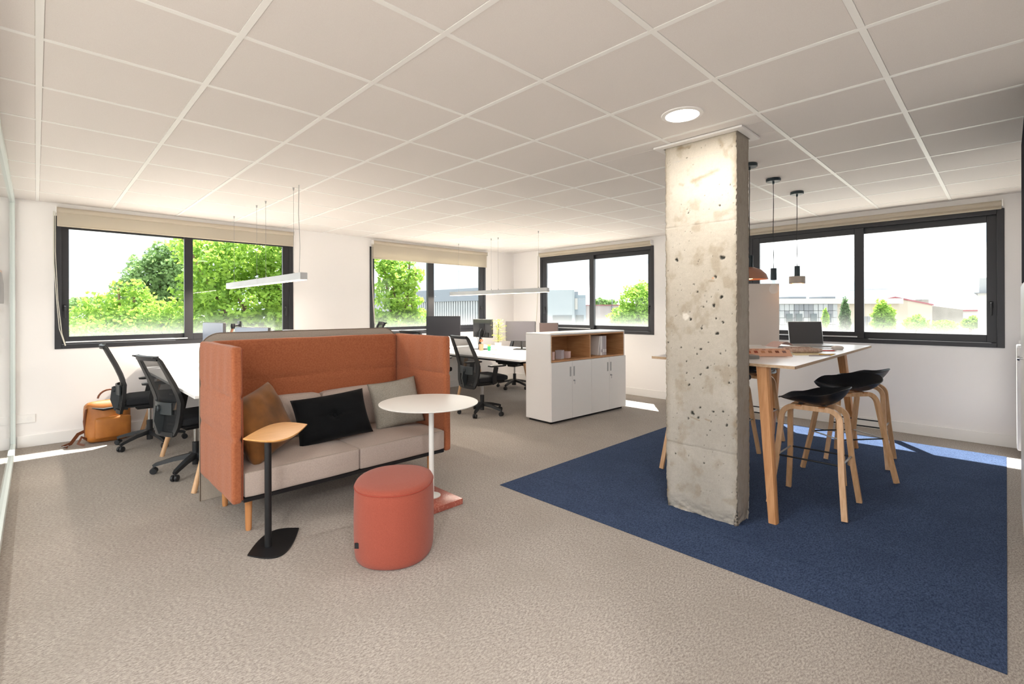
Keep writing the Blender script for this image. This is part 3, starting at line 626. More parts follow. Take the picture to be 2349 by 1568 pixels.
# ------------------------------------------------------------------ bar table and stools
bt = thing('bar_table', 'high bar table with thin white top and angled wooden legs', 'table', (4.68, 1.425, 0))
obj('table_top', MB().b2((-1.235, -.495, 1.0), (1.235, .495, 1.0195), .001), lam, bt, False)
obj('edge_band', MB().b2((-1.238, -.498, 1.0002), (-1.2352, .498, 1.0188)).b2((-1.238, -.498, 1.0002), (1.238, -.4952, 1.0188)).b2((1.2352, -.498, 1.0002), (1.238, .498, 1.0188)), ply, bt, False)
obj('under_frame', MB().b2((-1.12, -.30, .96), (1.0, -.27, .9995)).b2((-1.12, .27, .96), (1.0, .30, .9995)).b2((-1.12, -.27, .96), (-1.09, .27, .9995)).b2((.97, -.27, .96), (1.0, .27, .9995)), blkm, bt)
for sx in (-1, 1):
    for sy in (-1, 1):
        top = Vector((-1.16 if sx < 0 else 1.03, sy*.285, .9995)); bot = Vector((-1.273 if sx < 0 else 1.145, sy*.38 if not (sx < 0 and sy > 0) else .30, .005))
        d = .028
        pr_ = [(-d, -d*.8), (-d*.3, -d), (d, -d), (d, d*.9), (-d, d)]
        obj('leg', MB().rings([[bot+Vector((x*.85, y*.85, 0)) for x, y in pr_], [top+Vector((x*1.25, y*1.25, 0)) for x, y in pr_]]), wood2, bt, False)

def make_stool():
    t = thing('bar_stool', 'x', 'stool', (0, 0, 0), 0, 'black bar stools with bent wood legs')
    R0 = []; R1 = []; nth = 48; nr = 14
    def sm(x, p, q): k = max(0, min(1, (x-p)/(q-p))); return k*k*(3-2*k)
    def pt(a, tt, off):
        k = abs(a)/PI; rx, ry = .245, .215
        x, y = math.sin(a), math.cos(a); e = 2.1; q = 1/((abs(x)/rx)**e+(abs(y)/ry)**e)**(1/e)
        yy = y*q*tt; zc = .708+.032*sm(yy, -.12, .19)-.012*sm(yy, .18, .225)
        h = .016*sm(k, .05, .28)+.062*sm(k, .30, .54)+.052*sm(k, .5, .9)
        fl = .86+.14*sm(tt, .3, 1)*(.3+.7*sm(k, .1, .5)) if tt > .3 else .86
        return (x*q*tt*(1.0-.10*(1-sm(k, .05, .35))), yy+.0, zc+h*tt**3.4+off)
    T = [.02]+[i/nr for i in range(1, nr+1)]
    top = [[pt(-PI+2*PI*j/nth, tt, 0) for j in range(nth)] for tt in T]
    botm = [[pt(-PI+2*PI*j/nth, tt, -.012*(1-.45*tt)) for j in range(nth)] for tt in reversed(T)]
    rim = [[tuple((Vector(pt(-PI+2*PI*j/nth, 1, -.004))+Vector((pt(-PI+2*PI*j/nth, 1, 0)[0], pt(-PI+2*PI*j/nth, 1, 0)[1]-.01, 0)).normalized()*.004)) for j in range(nth)]]
    obj('seat', MB().rings(top+rim+botm), blkseat, t, True, 60)
    pr_ = [(-.017, -.0115), (.017, -.0115), (.017, .0115), (-.017, .0115)]
    for sx in (-1, 1):
        xf_, xt, zt, yf, yt, r = sx*.225, sx*.085, .682, .225, .165, .075
        def P(y, z): return (xt+(xf_-xt)*(1-z/zt)**1.0*1.0 if True else 0, y, z)
        # inward lean along z, bend at the shoulders, flat across the top
        th = math.atan2(zt, yf-yt); path = []
        for s in (-1, 1):
            half = [(s*yf, .002), (s*(yf-(yf-yt)*.5), zt*.45)]
            c = (yt-r+.012, zt-r)
            ar = [(s*(c[0]+r*math.cos(a)), c[1]+r*math.sin(a)) for a in (PI/2*k/7+.06*(1-k/7) for k in range(8))]
            half += ar; path = half if s < 0 else path+half[::-1]
        obj('leg_arch', MB().sweep([P(y, max(z, 0)) for y, z in path], pr_, (1, 0, 0)), wood, t, True, 40)
    zr = .335; k = 1-zr/.662; xr = .085+.14*k; yr = .225-.06*(zr/.662)
    for s in (-1, 1):
        obj('footrest', MB().tube([(s*xr, -yr, zr), (s*xr, yr, zr)], .006, 8), blkm, t)
        obj('footrest', MB().tube([(-xr, s*(yr-.004), zr), (xr, s*(yr-.004), zr)], .006, 8), steel, t)  # black metal bars too, their sheen painted as bright steel
    for sy in (-.07, .07):
        obj('bracket', MB().b2((-.11, sy-.018, .690), (.11, sy+.018, .700), .002), woodh, t); obj('spacer', MB().b2((-.05, sy-.014, .700), (.05, sy+.014, .706)), blk, t)
    return t
blkseat = mat('black_seat_shell', '121316', .42)
st = make_stool()
stools = [((3.962, .952), 0, 'nearest black bar stool on the near side of the bar table'), ((4.815, .918), math.radians(52), 'second black bar stool from the column, turned sideways'),
          ((5.42, .935), .03, 'black bar stool nearest the window wall on the near side of the table'), ((4.10, 1.85), PI, 'black bar stool across the bar table, mostly behind the column'),
          ((4.71, 1.865), PI, 'middle black bar stool on the far side of the bar table'), ((5.36, 1.845), PI, 'far side black bar stool whose seat shows between the table legs')]
for i, (p, a, l) in enumerate(stools):
    if i == 0: st.location = (*p, .0085); st.rotation_euler = (0, 0, a); st['label'] = l
    else: dup(st, (*p, .0085), a, l)

# things on the bar table (top at 1.0195)
TZ = 1.0198
t = thing('display_board', 'large plain off-white board standing upright on the bar table', 'board', (5.10, 1.78, TZ), math.radians(-45))
obj('board_panel', MB().b2((-.32, -.009, .0), (.29, .009, .615), .002), mat('board_white', 'D5CEC8', .6), t)
obj('board_foot', MB().b2((-.1, -.04, 0), (.1, .04, .008)), lam, t)
lp = thing('laptop', 'open dark laptop on the bar table in front of the window', 'laptop', (5.50, 1.385, TZ), math.radians(-45))
obj('base', MB().b2((-.168, -.235, .0), (.168, 0, .014), .004), steel, lp)
obj('keyboard', MB().b2((-.15, -.13, .0142), (.15, -.02, .0152)), mat('key_grey', 'B9B4B6', .6), lp, False)
lid = MB().b2((-.168, -.004, 0), (.168, .004, .225), .003); obj('lid', lid.xf(Matrix.Translation((0, 0, .014)) @ Matrix.Rotation(-.14, 4, 'X')), silver, lp)
obj('display', MB().b2((-.163, -.0055, .004), (.163, -.0042, .221)).xf(Matrix.Translation((0, 0, .014)) @ Matrix.Rotation(-.14, 4, 'X')), mat('laptop_screen', '47484C', .35), lp, False)
t = thing('mouse', 'pale grey computer mouse at the right of the laptop', 'mouse', (5.14, 1.05, TZ), .6)
obj('mouse_shell', softbox((.055, .085, .028), .012, 5, (0, .003, .006), (0, 0, .015)), mat('mouse_grey', 'E2DAD4', .5), t)
t = thing('tablet', 'thin dark edged tablet between laptop and mouse', 'tablet', (5.17, 1.19, TZ), math.radians(-45)); obj('slab', MB().b2((-.09, -.05, 0), (.11, .03, .006), .002), silver, t)
# salmon colour chart folded in a zigzag
cc = thing('colour_chart', 'salmon colour chart folded zigzag on the bar table near the column', 'colour chart', (4.05, 1.34, TZ), math.radians(-44))
zig = [(.06, .0), (.0, .045), (-.02, .0), (-.06, .046), (-.075, 0)]
L0 = -.27; L1 = .20; m = MB()
pts = [(0.0, -.10, .002), (0.0, -.055, .048), (0.0, -.015, .002), (0.0, .03, .05), (0, .06, .004)]
for a, b in zip(pts[:-1], pts[1:]):
    A, B_ = Vector(a), Vector(b); n_ = (B_-A).normalized()
    m.rings([[(L0, A.y, A.z), (L0, B_.y, B_.z), (L0, B_.y, B_.z+.0016), (L0, A.y, A.z+.0016)], [(L1, A.y, A.z), (L1, B_.y, B_.z), (L1, B_.y, B_.z+.0016), (L1, A.y, A.z+.0016)]])
obj('folded_card', m, pinkpaper, cc, False)
for r, (A, B_) in enumerate(((pts[0], pts[1]), (pts[2], pts[3]))):
    for k in range(8):
        x0 = L0+.03+k*.054
        if x0+.03 > L1: continue
        for q, (f0, f1) in enumerate(((.52, .86),) if r else ((.50, .85),)):
            lo_, hi_ = [Vector((0, A[1]+(B_[1]-A[1])*f, A[2]+(B_[2]-A[2])*f+.0019)) for f in (f0, f1)]
            nn = Vector((0, -.0006, .0006))
            obj('swatch', MB().rings([[(x0, lo_.y, lo_.z), (x0, hi_.y, hi_.z), (x0, hi_.y+nn.y, hi_.z+nn.z), (x0, lo_.y+nn.y, lo_.z+nn.z)], [(x0+.028, lo_.y, lo_.z), (x0+.028, hi_.y, hi_.z), (x0+.028, hi_.y+nn.y, hi_.z+nn.z), (x0+.028, lo_.y+nn.y, lo_.z+nn.z)]]), sw[(k if r == 0 else k+5) % 12], cc, False)
t = thing('sample_box', 'grey flat box lying on the bar table against the column', 'box', (3.74, 1.34, TZ), math.radians(-44)); obj('box_body', MB().b2((-.15, -.05, 0), (.085, .05, .026), .003), mat('grey_box', '8F8A85', .7), t)
for i, (x, y, a, z, l) in enumerate(((4.55, 1.15, -.75, 0, 'rolled beige fabric sample beneath another roll'), (4.68, 1.24, -.72, .0, 'rolled patterned fabric sample behind the first roll'))):
    t = thing('fabric_roll', l+' on the bar table', 'fabric roll', (x, y, TZ+.002), a, 'fabric rolls on the bar table')
    obj('roll', softbox((.26, .055, .034), .016, 6, (0, 0, .004), (0, 0, .018), .001, i), mat('fabric_roll_%d' % i, ('D8C4B6', 'D6C0B2')[i], .9, col2=('BC9F90', 'B0897A')[i], scale=60), t)
def stick(name, lab, cat, p, L, a, m_, tipm=None, r=.004):
    t = thing(name, lab, cat, (p[0], p[1], TZ+r), a); obj('shaft', MB().tube([(-L/2, 0, 0), (L/2, 0, 0)], r, 8), m_, t)
    obj('tip', MB().tube([(L/2, 0, 0), (L/2+.02, 0, 0)], [r, .0006], 8), tipm or ply, t)
stick('pencil', 'white pencil lying nearest the table edge', 'pencil', (4.33, 1.00), .17, -.72, paperg, yelm)
stick('pencil', 'yellow pencil pointing to the window on the bar table', 'pencil', (4.47, .985), .15, -.5, yelm)
stick('marker', 'red pen lying left of the mouse', 'pen', (4.86, 1.08), .14, -.9, redm, None, .005)
t = thing('notepad', 'yellow lined paper sheet under the fabric rolls', 'paper', (4.43, 1.12, TZ), -.75); obj('sheet', MB().b2((-.14, -.1, 0), (.16, .1, .002)), mat('pale_yellow_paper', 'EBDDB2', .8), t, False)
t = thing('magazine', 'open grey magazine page behind the colour chart', 'magazine', (5.02, 1.42, TZ), -.75)
obj('pages', MB().b2((-.15, -.1, 0), (.13, .1, .012), .002), paperw, t, False); obj('curled_page', MB().rings([[(-.15+.02*i, -.1+.003*i, .012+.05*math.sin(i*.35)) , (-.15+.02*i, .1, .012+.045*math.sin(i*.35)), (-.15+.02*i, .1, .0135+.045*math.sin(i*.35)), (-.15+.02*i, -.1+.003*i, .0135+.05*math.sin(i*.35))] for i in range(9)]), paperp, t)

# ------------------------------------------------------------------ pendants
def pendant(x, y, zt, lab, shade):
    t = thing('pendant_lamp', lab, 'lamp', (x, y, CE-.001))
    obj('canopy', MB().lathe([(.056, 0), (.058, -.004), (.058, -.022), (.055, -.025), (.0, -.025)], (0, 0, 0), 32), dkgreen, t)
    obj('cable_grip', MB().lathe([(.009, -.025), (.008, -.045)], (0, 0, 0), 12), dkgreen, t)
    dz = zt-CE
    obj('cable', MB().tube([(0, 0, -.04), (.003, 0, dz*.3), (-.002, .002, dz*.6), (.002, 0, dz*.85), (0, 0, dz-.0)], .0032, 8), blk, t)
    obj('socket', MB().lathe([(.0, dz+.004), (.022, dz+.002), (.024, dz-.002), (.024, dz-.098), (.02, dz-.1), (0, dz-.1)], (0, 0, 0), 24), dkgreen, t)
    if shade == 'disc':
        obj('lamp_shade', MB().lathe([(.0, dz-.1), (.066, dz-.1), (.069, dz-.104), (.069, dz-.166), (.066, dz-.17), (.058, dz-.168), (.056, dz-.115), (0, dz-.113)], (0, 0, 0), 36, False), concp, t)
        obj('bulb', MB().lathe([(0, dz-.12), (.03, dz-.125), (.045, dz-.15), (.042, dz-.168), (.03, dz-.18), (0, dz-.187)], (0, 0, 0), 24, False), warm, t)
    if shade == 'glass':
        obj('bulb', MB().lathe([(.012, dz-.10), (.014, dz-.13), (.03, dz-.16), (.035, dz-.19), (.025, dz-.215), (0, dz-.222)], (0, 0, 0), 24, False), bulbg, t)
    if shade == 'dome':
        obj('lamp_shade', MB().lathe([(.0, dz-.085), (.03, dz-.09), (.08, dz-.11), (.115, dz-.145), (.13, dz-.185), (.127, dz-.185), (.11, dz-.147), (.075, dz-.115), (0, dz-.098)], (0, 0, 0), 40, False), copper, t)
        obj('bulb', MB().lathe([(0, dz-.10), (.03, dz-.12), (.035, dz-.15), (.02, dz-.18), (0, dz-.185)], (0, 0, 0), 24, False), warm, t)
    return t
pendant(4.627, 1.414, 1.737, 'black pendant lamp with bare glass bulb, in the middle of the trio', 'glass')
pendant(5.31, 1.413, 1.800, 'pendant lamp with pale concrete disc shade, nearest the window', 'disc')
pendant(4.02, 1.40, 1.80, 'copper dome pendant lamp partly hidden behind the column', 'dome')
def linear(x, y0, y1, z, lab, wires):
    t = thing('linear_pendant', lab, 'lamp', (x, (y0+y1)/2, z), 0, 'suspended linear lamps above the desks'); h = (y1-y0)/2
    obj('housing', MB().b2((-.032, -h, .004), (.032, h, .066), .002), mat('lamp_grey', 'B4B6B8', .45) if 'lamp_grey' not in MATS else MATS['lamp_grey'], t)
    obj('diffuser', MB().b2((-.028, -h+.004, -.001), (.028, h-.004, .0035)), strip, t, False)
    for wy in wires:
        obj('suspension_wire', MB().tube([(0, wy-(y0+y1)/2, .066), (0, wy-(y0+y1)/2, CE-z-.002)], .0014, 6), steel, t)
        obj('wire_anchor', MB().lathe([(.007, .066), (.005, .085)], (0, wy-(y0+y1)/2, 0), 10).lathe([(.004, CE-z-.03), (.009, CE-z-.003)], (0, wy-(y0+y1)/2, 0), 10), steel, t)
    ld = bpy.data.lights.new('pendant_light', 'AREA'); ld.shape = 'RECTANGLE'; ld.size = .05; ld.size_y = h*1.9; ld.energy = PEND*8; ld.color = (1, .88, .74)
    lo = bpy.data.objects.new('pendant_light', ld); C.objects.link(lo); lo.parent = t; lo.location = (0, 0, -.004)
    return t
t = linear(1.71, 4.345, 5.508, 1.655, 'near linear pendant hanging above the left desk bench', (4.58, 5.335))
obj('power_cord', MB().tube([(0, 4.45-4.9265, .066), (.004, 4.44-4.9265, .3), (-.004, 4.45-4.9265, .6), (0, 4.45-4.9265, CE-1.655-.002)], .003, 6), steel, t)
linear(1.71, 5.512, 6.678, 1.655, 'far linear pendant above the left desk bench, close to the window', (5.62, 6.449))
linear(5.2, 4.512, 5.622, 1.632, 'near linear pendant hanging above the right desk bench', (4.69, 5.538))
linear(5.2, 5.626, 6.74, 1.632, 'far linear pendant above the right desk bench, near the room corner', (5.70, 6.524))

# ------------------------------------------------------------------ desks
def bench(x0, x1, y0, y1, lab, nleg=3, near=0):
    t = thing('desk_bench', lab, 'desk', ((x0+x1)/2, (y0+y1)/2, 0)); hx, hy = (x1-x0)/2, (y1-y0)/2
    for sx in (-1, 1):
        for sy in (-1, 1):
            obj('desk_top', MB().b2((.004*sx, .002*sy, .718), (hx*sx, hy*sy, .742), .002), lam, t)
    fr = MB()
    for sx in (-1, 1): fr.b2((sx*(hx-.14)-.02, -hy+.1, .68), (sx*(hx-.14)+.02, hy-.1, .7175))
    for yy in (-hy+.12, 0, hy-.12): fr.b2((-hx+.12, yy-.02, .68), (hx-.12, yy+.02, .7175))
    obj('under_frame', fr, blkm, t)
    obj('cable_tray', MB().b2((-.12, -hy+.2, .62), (.12, hy-.2, .635)).b2((-.12, -hy+.2, .635), (-.115, hy-.2, .66)), silver, t)
    for sx in (-1, 1):
        for i, yy in enumerate([-hy+.14, 0, hy-.14][:nleg]):
            ins = near if i == 0 else 0; bot = Vector((sx*(hx-.0-ins), yy+(-.10, 0, .06)[i], 0)); top = Vector((sx*(hx-.2-ins*.6), yy, .70))
            obj('leg', MB().tube([bot, top], [.019, .027], 16, (0, 1, 0)), wood, t)
    for px_, py_ in ((-.1, -.25), (.02, -.22), (-.1, .35), (.12, .5)): obj('cable_port', MB().lathe([(.04, .7425), (.04, .7432)], (px_*hx*1.2, py_, 0), 20), paperg, t)
    return t
bench(.855, 2.47, 4.25, 6.92, 'white desk bench by the left window, behind the orange sofa')
bench(4.42, 6.0, 4.30, 6.92, 'white desk bench in the far corner behind the white cabinet', 3, .3)

# ------------------------------------------------------------------ office chairs
def make_chair():
    t = thing('office_chair', 'x', 'chair', (0, 0, 0), 0, 'black mesh office chairs')
    obj('seat', softbox((.48, .47, .075), .03, 8, (0, 0, .012), (0, .03, .485)), blkf, t)
    obj('seat_shell', MB().box((0, .02, .437), (.42, .42, .02), .008).box((0, -.16, .425), (.06, .14, .03), .006), blk, t)
    prof = [(-.235, .385), (-.222, .46), (-.212, .56), (-.208, .66), (-.225, .72), (-.262, .82), (-.305, .92), (-.345, 1.01), (-.36, 1.035), (-.395, 1.045)]
    wid = [.16, .20, .215, .22, .222, .215, .205, .195, .19, .185]
    for sx in (-1, 1):
        obj('back_frame', MB().sweep([(sx*wx, y, z) for (y, z), wx in zip(prof, wid)], [(-.013, -.030), (.013, -.026), (.013, .026), (-.013, .030)], (1, 0, 0), [.8, 1, 1.1, 1.15, 1.1, 1, .9, .85, .7, .4]), blk, t, True, 50)
    def bow(i, k):
        (y, z), wx = prof[i], wid[i]; return (wx*k, y-.03*(1-k*k), z)
    ks = [-1+2*j/8 for j in range(9)]
    obj('top_rail', MB().sweep([bow(8, k) for k in ks], [(-.012, -.02), (.012, -.02), (.016, .014), (-.008, .02)], (0, 0, 1)), blk, t)
    obj('bottom_rail', MB().sweep([bow(0, k) for k in ks], [(-.012, -.02), (.012, -.02), (.012, .02), (-.012, .02)], (0, 0, 1)), blk, t)
    vs = [[bow(i, k) for k in ks] for i in range(9)]
    m = MB(); o = 0; V = [p for r in vs for p in r]+[(p[0], p[1]-.002, p[2]) for r in vs for p in r]; Fc = []
    for i in range(8):
        for j in range(8):
            a = i*9+j; Fc += [(a, a+1, a+10, a+9), (81+a, 81+a+9, 81+a+10, 81+a+1)]
    obj('back_mesh', m.add(V, Fc), mesh_m, t)
    lb = MB().sweep([(.15*k, -.262-.0*abs(k)+.03*k*k-.012, .60) for k in ks], [(-.006, -.05), (.006, -.05), (.006, .05), (-.006, .05)], (0, 0, 1)); obj('lumbar_support', lb, greyp, t, True, 40)
    obj('lumbar_dial', MB().lathe([(.03, 0), (.03, .02), (.022, .026)], (0, 0, 0), 18).xf(Matrix.Translation((0, -.275, .6)) @ Matrix.Rotation(PI/2, 4, 'X')), greyp, t)
    obj('back_bracket', MB().sweep([(0, -.18, .425), (0, -.26, .42), (0, -.275, .50), (0, -.262, .62)], [(-.045, -.012), (.045, -.012), (.045, .012), (-.045, .012)], (1, 0, 0)), greyp, t)
    for sx in (-1, 1):
        a = obj('armrest', MB().sweep([(sx*.20, .02, .425), (sx*.262, .02, .43), (sx*.275, .0, .50), (sx*.28, .03, .645)], [(-.030, -.011), (.030, -.011), (.030, .011), (-.030, .011)], (1, 0, 0)), blk, t)
        obj('arm_pad', softbox((.085, .25, .024), .011, 5, (0, 0, .003), (sx*.28, .045, .66)), blk, a)
    obj('mechanism', MB().box((0, 0, .405), (.17, .24, .05), .015).tube([(-.24, .03, .41), (.0, .03, .41)], .008, 8), blk, t)
    obj('gas_lift', MB().lathe([(.028, .05), (.028, .25), (.016, .252), (.016, .385)], (0, 0, 0), 16), blk, t)
    obj('lift_rod', MB().lathe([(.0165, .255), (.0165, .38)], (0, 0, 0), 16), chrome, t)
    for k in range(5):
        a = 2*PI*k/5+.35; d = Vector((math.cos(a), math.sin(a), 0))
        arm = obj('base_arm', MB().sweep([d*.02+Vector((0, 0, .135)), d*.16+Vector((0, 0, .115)), d*.29+Vector((0, 0, .082)), d*.31+Vector((0, 0, .07))], [(-.024, -.018), (.024, -.018), (.018, .016), (-.018, .016)], (0, 0, 1), [1.25, 1, .8, .7]), blk, t)
        c = d*.305; n_ = Vector((-d.y, d.x, 0)).normalized()
        wh_ = MB()
        for s in (-1, 1):
            q = MB().lathe([(.0, -.011), (.024, -.011), (.0275, -.007), (.0275, .007), (.024, .011), (0, .011)], (0, 0, 0), 18, False)
            M_ = Matrix.Translation(c+n_*s*.015+Vector((0, 0, .028))) @ n_.to_track_quat('Z', 'Y').to_matrix().to_4x4(); q.xf(M_); wh_.add(q.v, q.f)
        wh_.tube([c+Vector((0, 0, .035)), c+Vector((0, 0, .075))], .008, 8)
        obj('caster', wh_, blk, arm)
    return t
ch = make_chair()
def face(dx, dy): return math.atan2(-dx, dy)   # local +y -> direction
chairs = [((.85, 6.22), face(1, -.08), 'black mesh office chair beside the leather backpack', 1.0), ((1.0, 4.93), face(1, .22), 'black mesh office chair partly hidden by the left end of the sofa', .97),
          ((4.28, 4.88), face(1, -.12), 'black mesh office chair between the round table and the white cabinet', 1.0), ((6.12, 6.1), face(-1, -.2), 'black mesh office chair pushed under the far side of the corner desk', 1.0),
          ((3.10, 6.15), face(-1, .35), 'office chair whose raised mesh back shows left in the window behind the sofa', 1.16), ((4.17, 5.95), face(1, .15), 'office chair whose low back top shows left of the black monitor', 1.04)]
for i, (p, a, l, s) in enumerate(chairs):
    if i == 0: ch.location = (*p, 0); ch.rotation_euler = (0, 0, a); ch['label'] = l; c = ch
    else: c = dup(ch, (*p, 0), a, l)
    c.scale = (1, 1, s)

# ------------------------------------------------------------------ monitors and desk things
DZ = .743
def monitor(x, y, rz, w_, h, zt, lab, fm, back=False, arm=False):
    t = thing('monitor', lab, 'monitor', (x, y, DZ), rz); z0 = zt-DZ-h
    obj('housing', MB().b2((-w_/2, -.002, z0), (w_/2, .03, z0+h), .004), screen2, t)
    obj('display', MB().b2((-w_/2+.004, -.0045, z0+.006), (w_/2-.004, -.0022, z0+h-.004)), fm, t, False)
    obj('stand_post', MB().sweep([(0, .03, z0+h*.45), (0, .06, z0+h*.3), (0, .09, .01)], [(-.02, -.01), (.02, -.01), (.02, .01), (-.02, .01)], (1, 0, 0)), blkm, t)
    obj('stand_foot', MB().b2((-.11, -.05, 0), (.11, .14, .01), .003), blkm, t)
    if back:
        cb_ = MB()
        for k in range(4): cb_.tube([(-.05+.04*k, .032, z0+h*.45), (-.09+.07*k, .055, z0+h*.25-.02*k), (-.02+.03*k, .06, z0-.03), (.0+.01*k, .08, .02)], .0035, 6)
        obj('cables', cb_, blk, t); obj('vesa_plate', MB().b2((-.06, .03, z0+h*.35), (.06, .042, z0+h*.75)), blkm, t); obj('vent_strip', MB().b2((-w_/2+.01, .0302, z0+h*.78), (w_/2-.01, .034, z0+h*.97)), mat('dark_olive_plastic', '33372F', .5), t)
        obj('port_box', MB().b2((-.16, .031, z0+.01), (.17, .045, z0+.08)), blkm, t)
    return t
A45 = math.radians(-42)
monitor(4.85, 6.50, A45, .565, .335, 1.285, 'large black monitor facing the camera in front of the right window pane', screen)
monitor(5.27, 5.97, math.radians(-90)+PI, .46, .30, 1.235, 'monitor seen from behind with hanging cables, left of the potted plant', screen, True)
monitor(5.60, 5.45, math.radians(-62), .50, .32, 1.20, 'dark grey monitor just left of the white cabinet top', mat('screen_grey', '57555A', .4))
monitor(5.80, 5.02, math.radians(-62), .30, .26, 1.178, 'brownish monitor peeking above the top of the white cabinet', brownm)
greysc = mat('painted_reflection_grey', '8890A0', .35); bluesc = mat('painted_reflection_blue', 'A8B4C6', .4)  # window reflection on the dark displays put into their base colour
monitor(1.43, 6.22, math.radians(-80), .50, .30, 1.25, 'dark monitor with painted grey window reflection leftmost above the felt screen', greysc)
monitor(1.50, 5.10, math.radians(-68), .46, .28, 1.222, 'dark monitor with painted pale window reflection in the middle above the felt screen', bluesc)
monitor(1.66, 4.33, math.radians(-75), .46, .28, 1.212, 'dark monitor with painted pale window reflection rightmost above the felt screen', bluesc)
t = thing('screen_mount', 'bare black and copper monitor arm head above the felt screen', 'screen mount', (1.62, 6.35, DZ))
obj('post', MB().tube([(0, 0, 0), (0, 0, .30), (.04, -.03, .44)], .014, 12), mat('arm_copper', '9A6E58', .4, .5), t); obj('joint', MB().lathe([(.02, -.03), (.026, 0), (.02, .03)], (.04, -.03, .46), 14), blkm, t)
obj('head', MB().box((.10, -.06, .47), (.02, .10, .10), .004).tube([(.04, -.03, .46), (.1, -.06, .47)], .012, 8), blkm, t)
# potted plant
pt_ = thing('potted_plant', 'potted plant with pale yellow-green leaves on the corner desk', 'plant', (5.27, 5.62, DZ), 0)
obj('pot', MB().lathe([(.040, 0), (.044, .002), (.056, .125), (.051, .125), (.048, .10), (0, .10)], (0, 0, 0), 28, False), potw, pt_)
obj('stem', MB().tube([(0, 0, .10), (.006, .002, .25), (.012, .0, .45)], .005, 8), stemm, pt_)
lf = MB(); R = random.Random(3)
for i in range(210):
    z = R.uniform(.15, .50); r = R.uniform(.015, .125)*(1.0 if z < .42 else .75); a = R.uniform(0, 2*PI); c = Vector((.008+r*math.cos(a), r*math.sin(a), z)); L = R.uniform(.028, .05); el = R.uniform(-.6, .6)
    d = Vector((math.cos(a)*math.cos(el), math.sin(a)*math.cos(el), math.sin(el))); s = d.cross(Vector((0, 0, 1))).normalized(); u = s.cross(d)
    P = [c-d*L/2, c-d*.1*L+s*L*.28, c+d*L/2, c-d*.1*L-s*L*.28]; lf.add(P+[c-u*.004], [(0, 4, 1), (1, 4, 2), (2, 4, 3), (3, 4, 0)])
    if i % 5 == 0: lf.tube([(.01, 0, z-.03), tuple(c)], .0015, 4)
tag(obj('leaves', lf, leafp, pt_, False), kind='stuff')
t = thing('pencil_cup', 'kraft cup holding orange and red scissors on the corner desk', 'cup', (5.07, 5.80, DZ)); obj('cup_body', MB().lathe([(.034, 0), (.038, .10), (.035, .10), (.03, .01), (0, .01)], (0, 0, 0), 20, False), cardb, t)
for i, m_ in enumerate((orgm, redm)):
    q = thing('scissors', ('orange handled scissors standing in the kraft cup', 'red handled scissors standing in the kraft cup')[i], 'scissors', (5.065+.02*i, 5.79, DZ+.012), i*.8)
    for s in (-1, 1):
        obj('handle', MB().tube([(s*.016+.014*math.cos(k*PI/5), 0, .145+.018*math.sin(k*PI/5)) for k in range(11)], .004, 6), m_, q)
    obj('blades', MB().b2((-.006, -.001, 0), (.006, .001, .13)), steel, q)
t = thing('small_green_pot', 'small green pot with yellow leaves on the corner desk', 'plant', (5.13, 5.68, DZ)); obj('pot', MB().lathe([(.022, 0), (.03, .065), (.027, .065), (.02, .05), (0, .05)], (0, 0, 0), 20, False), greencup, t)
q = MB()
for i in range(12):
    a = i*.9; d = Vector((math.cos(a), math.sin(a), .9)).normalized(); c = Vector((0, 0, .06))+d*.03; s = d.cross(Vector((0, 0, 1))).normalized(); q.add([c-d*.02, c+s*.012, c+d*.03, c-s*.012], [(0, 1, 2, 3)])
obj('leaves', q, mat('yellow_leaf', 'E6DB5A', .6), t, False)
for i, (x, y) in enumerate(((5.02, 5.2), (2.0, 5.6))):
    t = thing('keyboard', ('white keyboard on the corner desk', 'white keyboard on the left desk bench')[i], 'keyboard', (x-.25*(1-2*i), y, DZ), PI/2); obj('key_block', MB().b2((-.2, -.06, 0), (.2, .06, .012), .003), lam, t)

# ------------------------------------------------------------------ backpack
bk = thing('backpack', 'tan leather backpack on the floor against the left window wall', 'bag', (.55, 6.70, 0), .05)
obj('body', softbox((.36, .20, .42), .05, 10, (.015, .03, .01), (0, 0, .215), .003, 2).xf(Matrix.Rotation(-.10, 4, 'X')), leather, bk)
obj('front_pocket', softbox((.30, .05, .22), .02, 8, (.0, .012, 0), (.03, -.115, .16), .002, 5), leather, bk)
obj('opening', MB().tube([(-.14, -.082, .375), (-.05, -.10, .352), (.06, -.10, .36), (.14, -.088, .385)], [.004, .014, .012, .004], 10), blk, bk)
obj('side_gusset', MB().tube([(-.182, -.05, .37), (-.192, -.03, .24), (-.182, -.0, .06)], [.008, .014, .006], 10), leather2, bk)
obj('top_handle', MB().tube(arc((.02, .44), .10, .15, PI-.15, 10, lambda a, b: (a, .03, b)), .009, 8), leather2, bk)
obj('strap', MB().sweep([(-.15, .04, .14), (-.24, .0, .11), (-.30, -.03, .03), (-.36, -.05, .014), (-.33, -.09, .010)], [(-.016, -.003), (.016, -.003), (.016, .003), (-.016, .003)], (0, 1, 0)), leather2, bk)
obj('strap', MB().sweep([(-.17, -.05, .05), (-.22, -.08, .09), (-.25, -.09, .03), (-.20, -.11, .008)], [(-.013, -.003), (.013, -.003), (.013, .003), (-.013, .003)], (0, 1, 0)), leather2, bk)
obj('buckle', MB().tube([(-.34+.022*math.cos(k*PI/5), -.06+.022*math.sin(k*PI/5), .02) for k in range(11)], .004, 6), steel, bk)

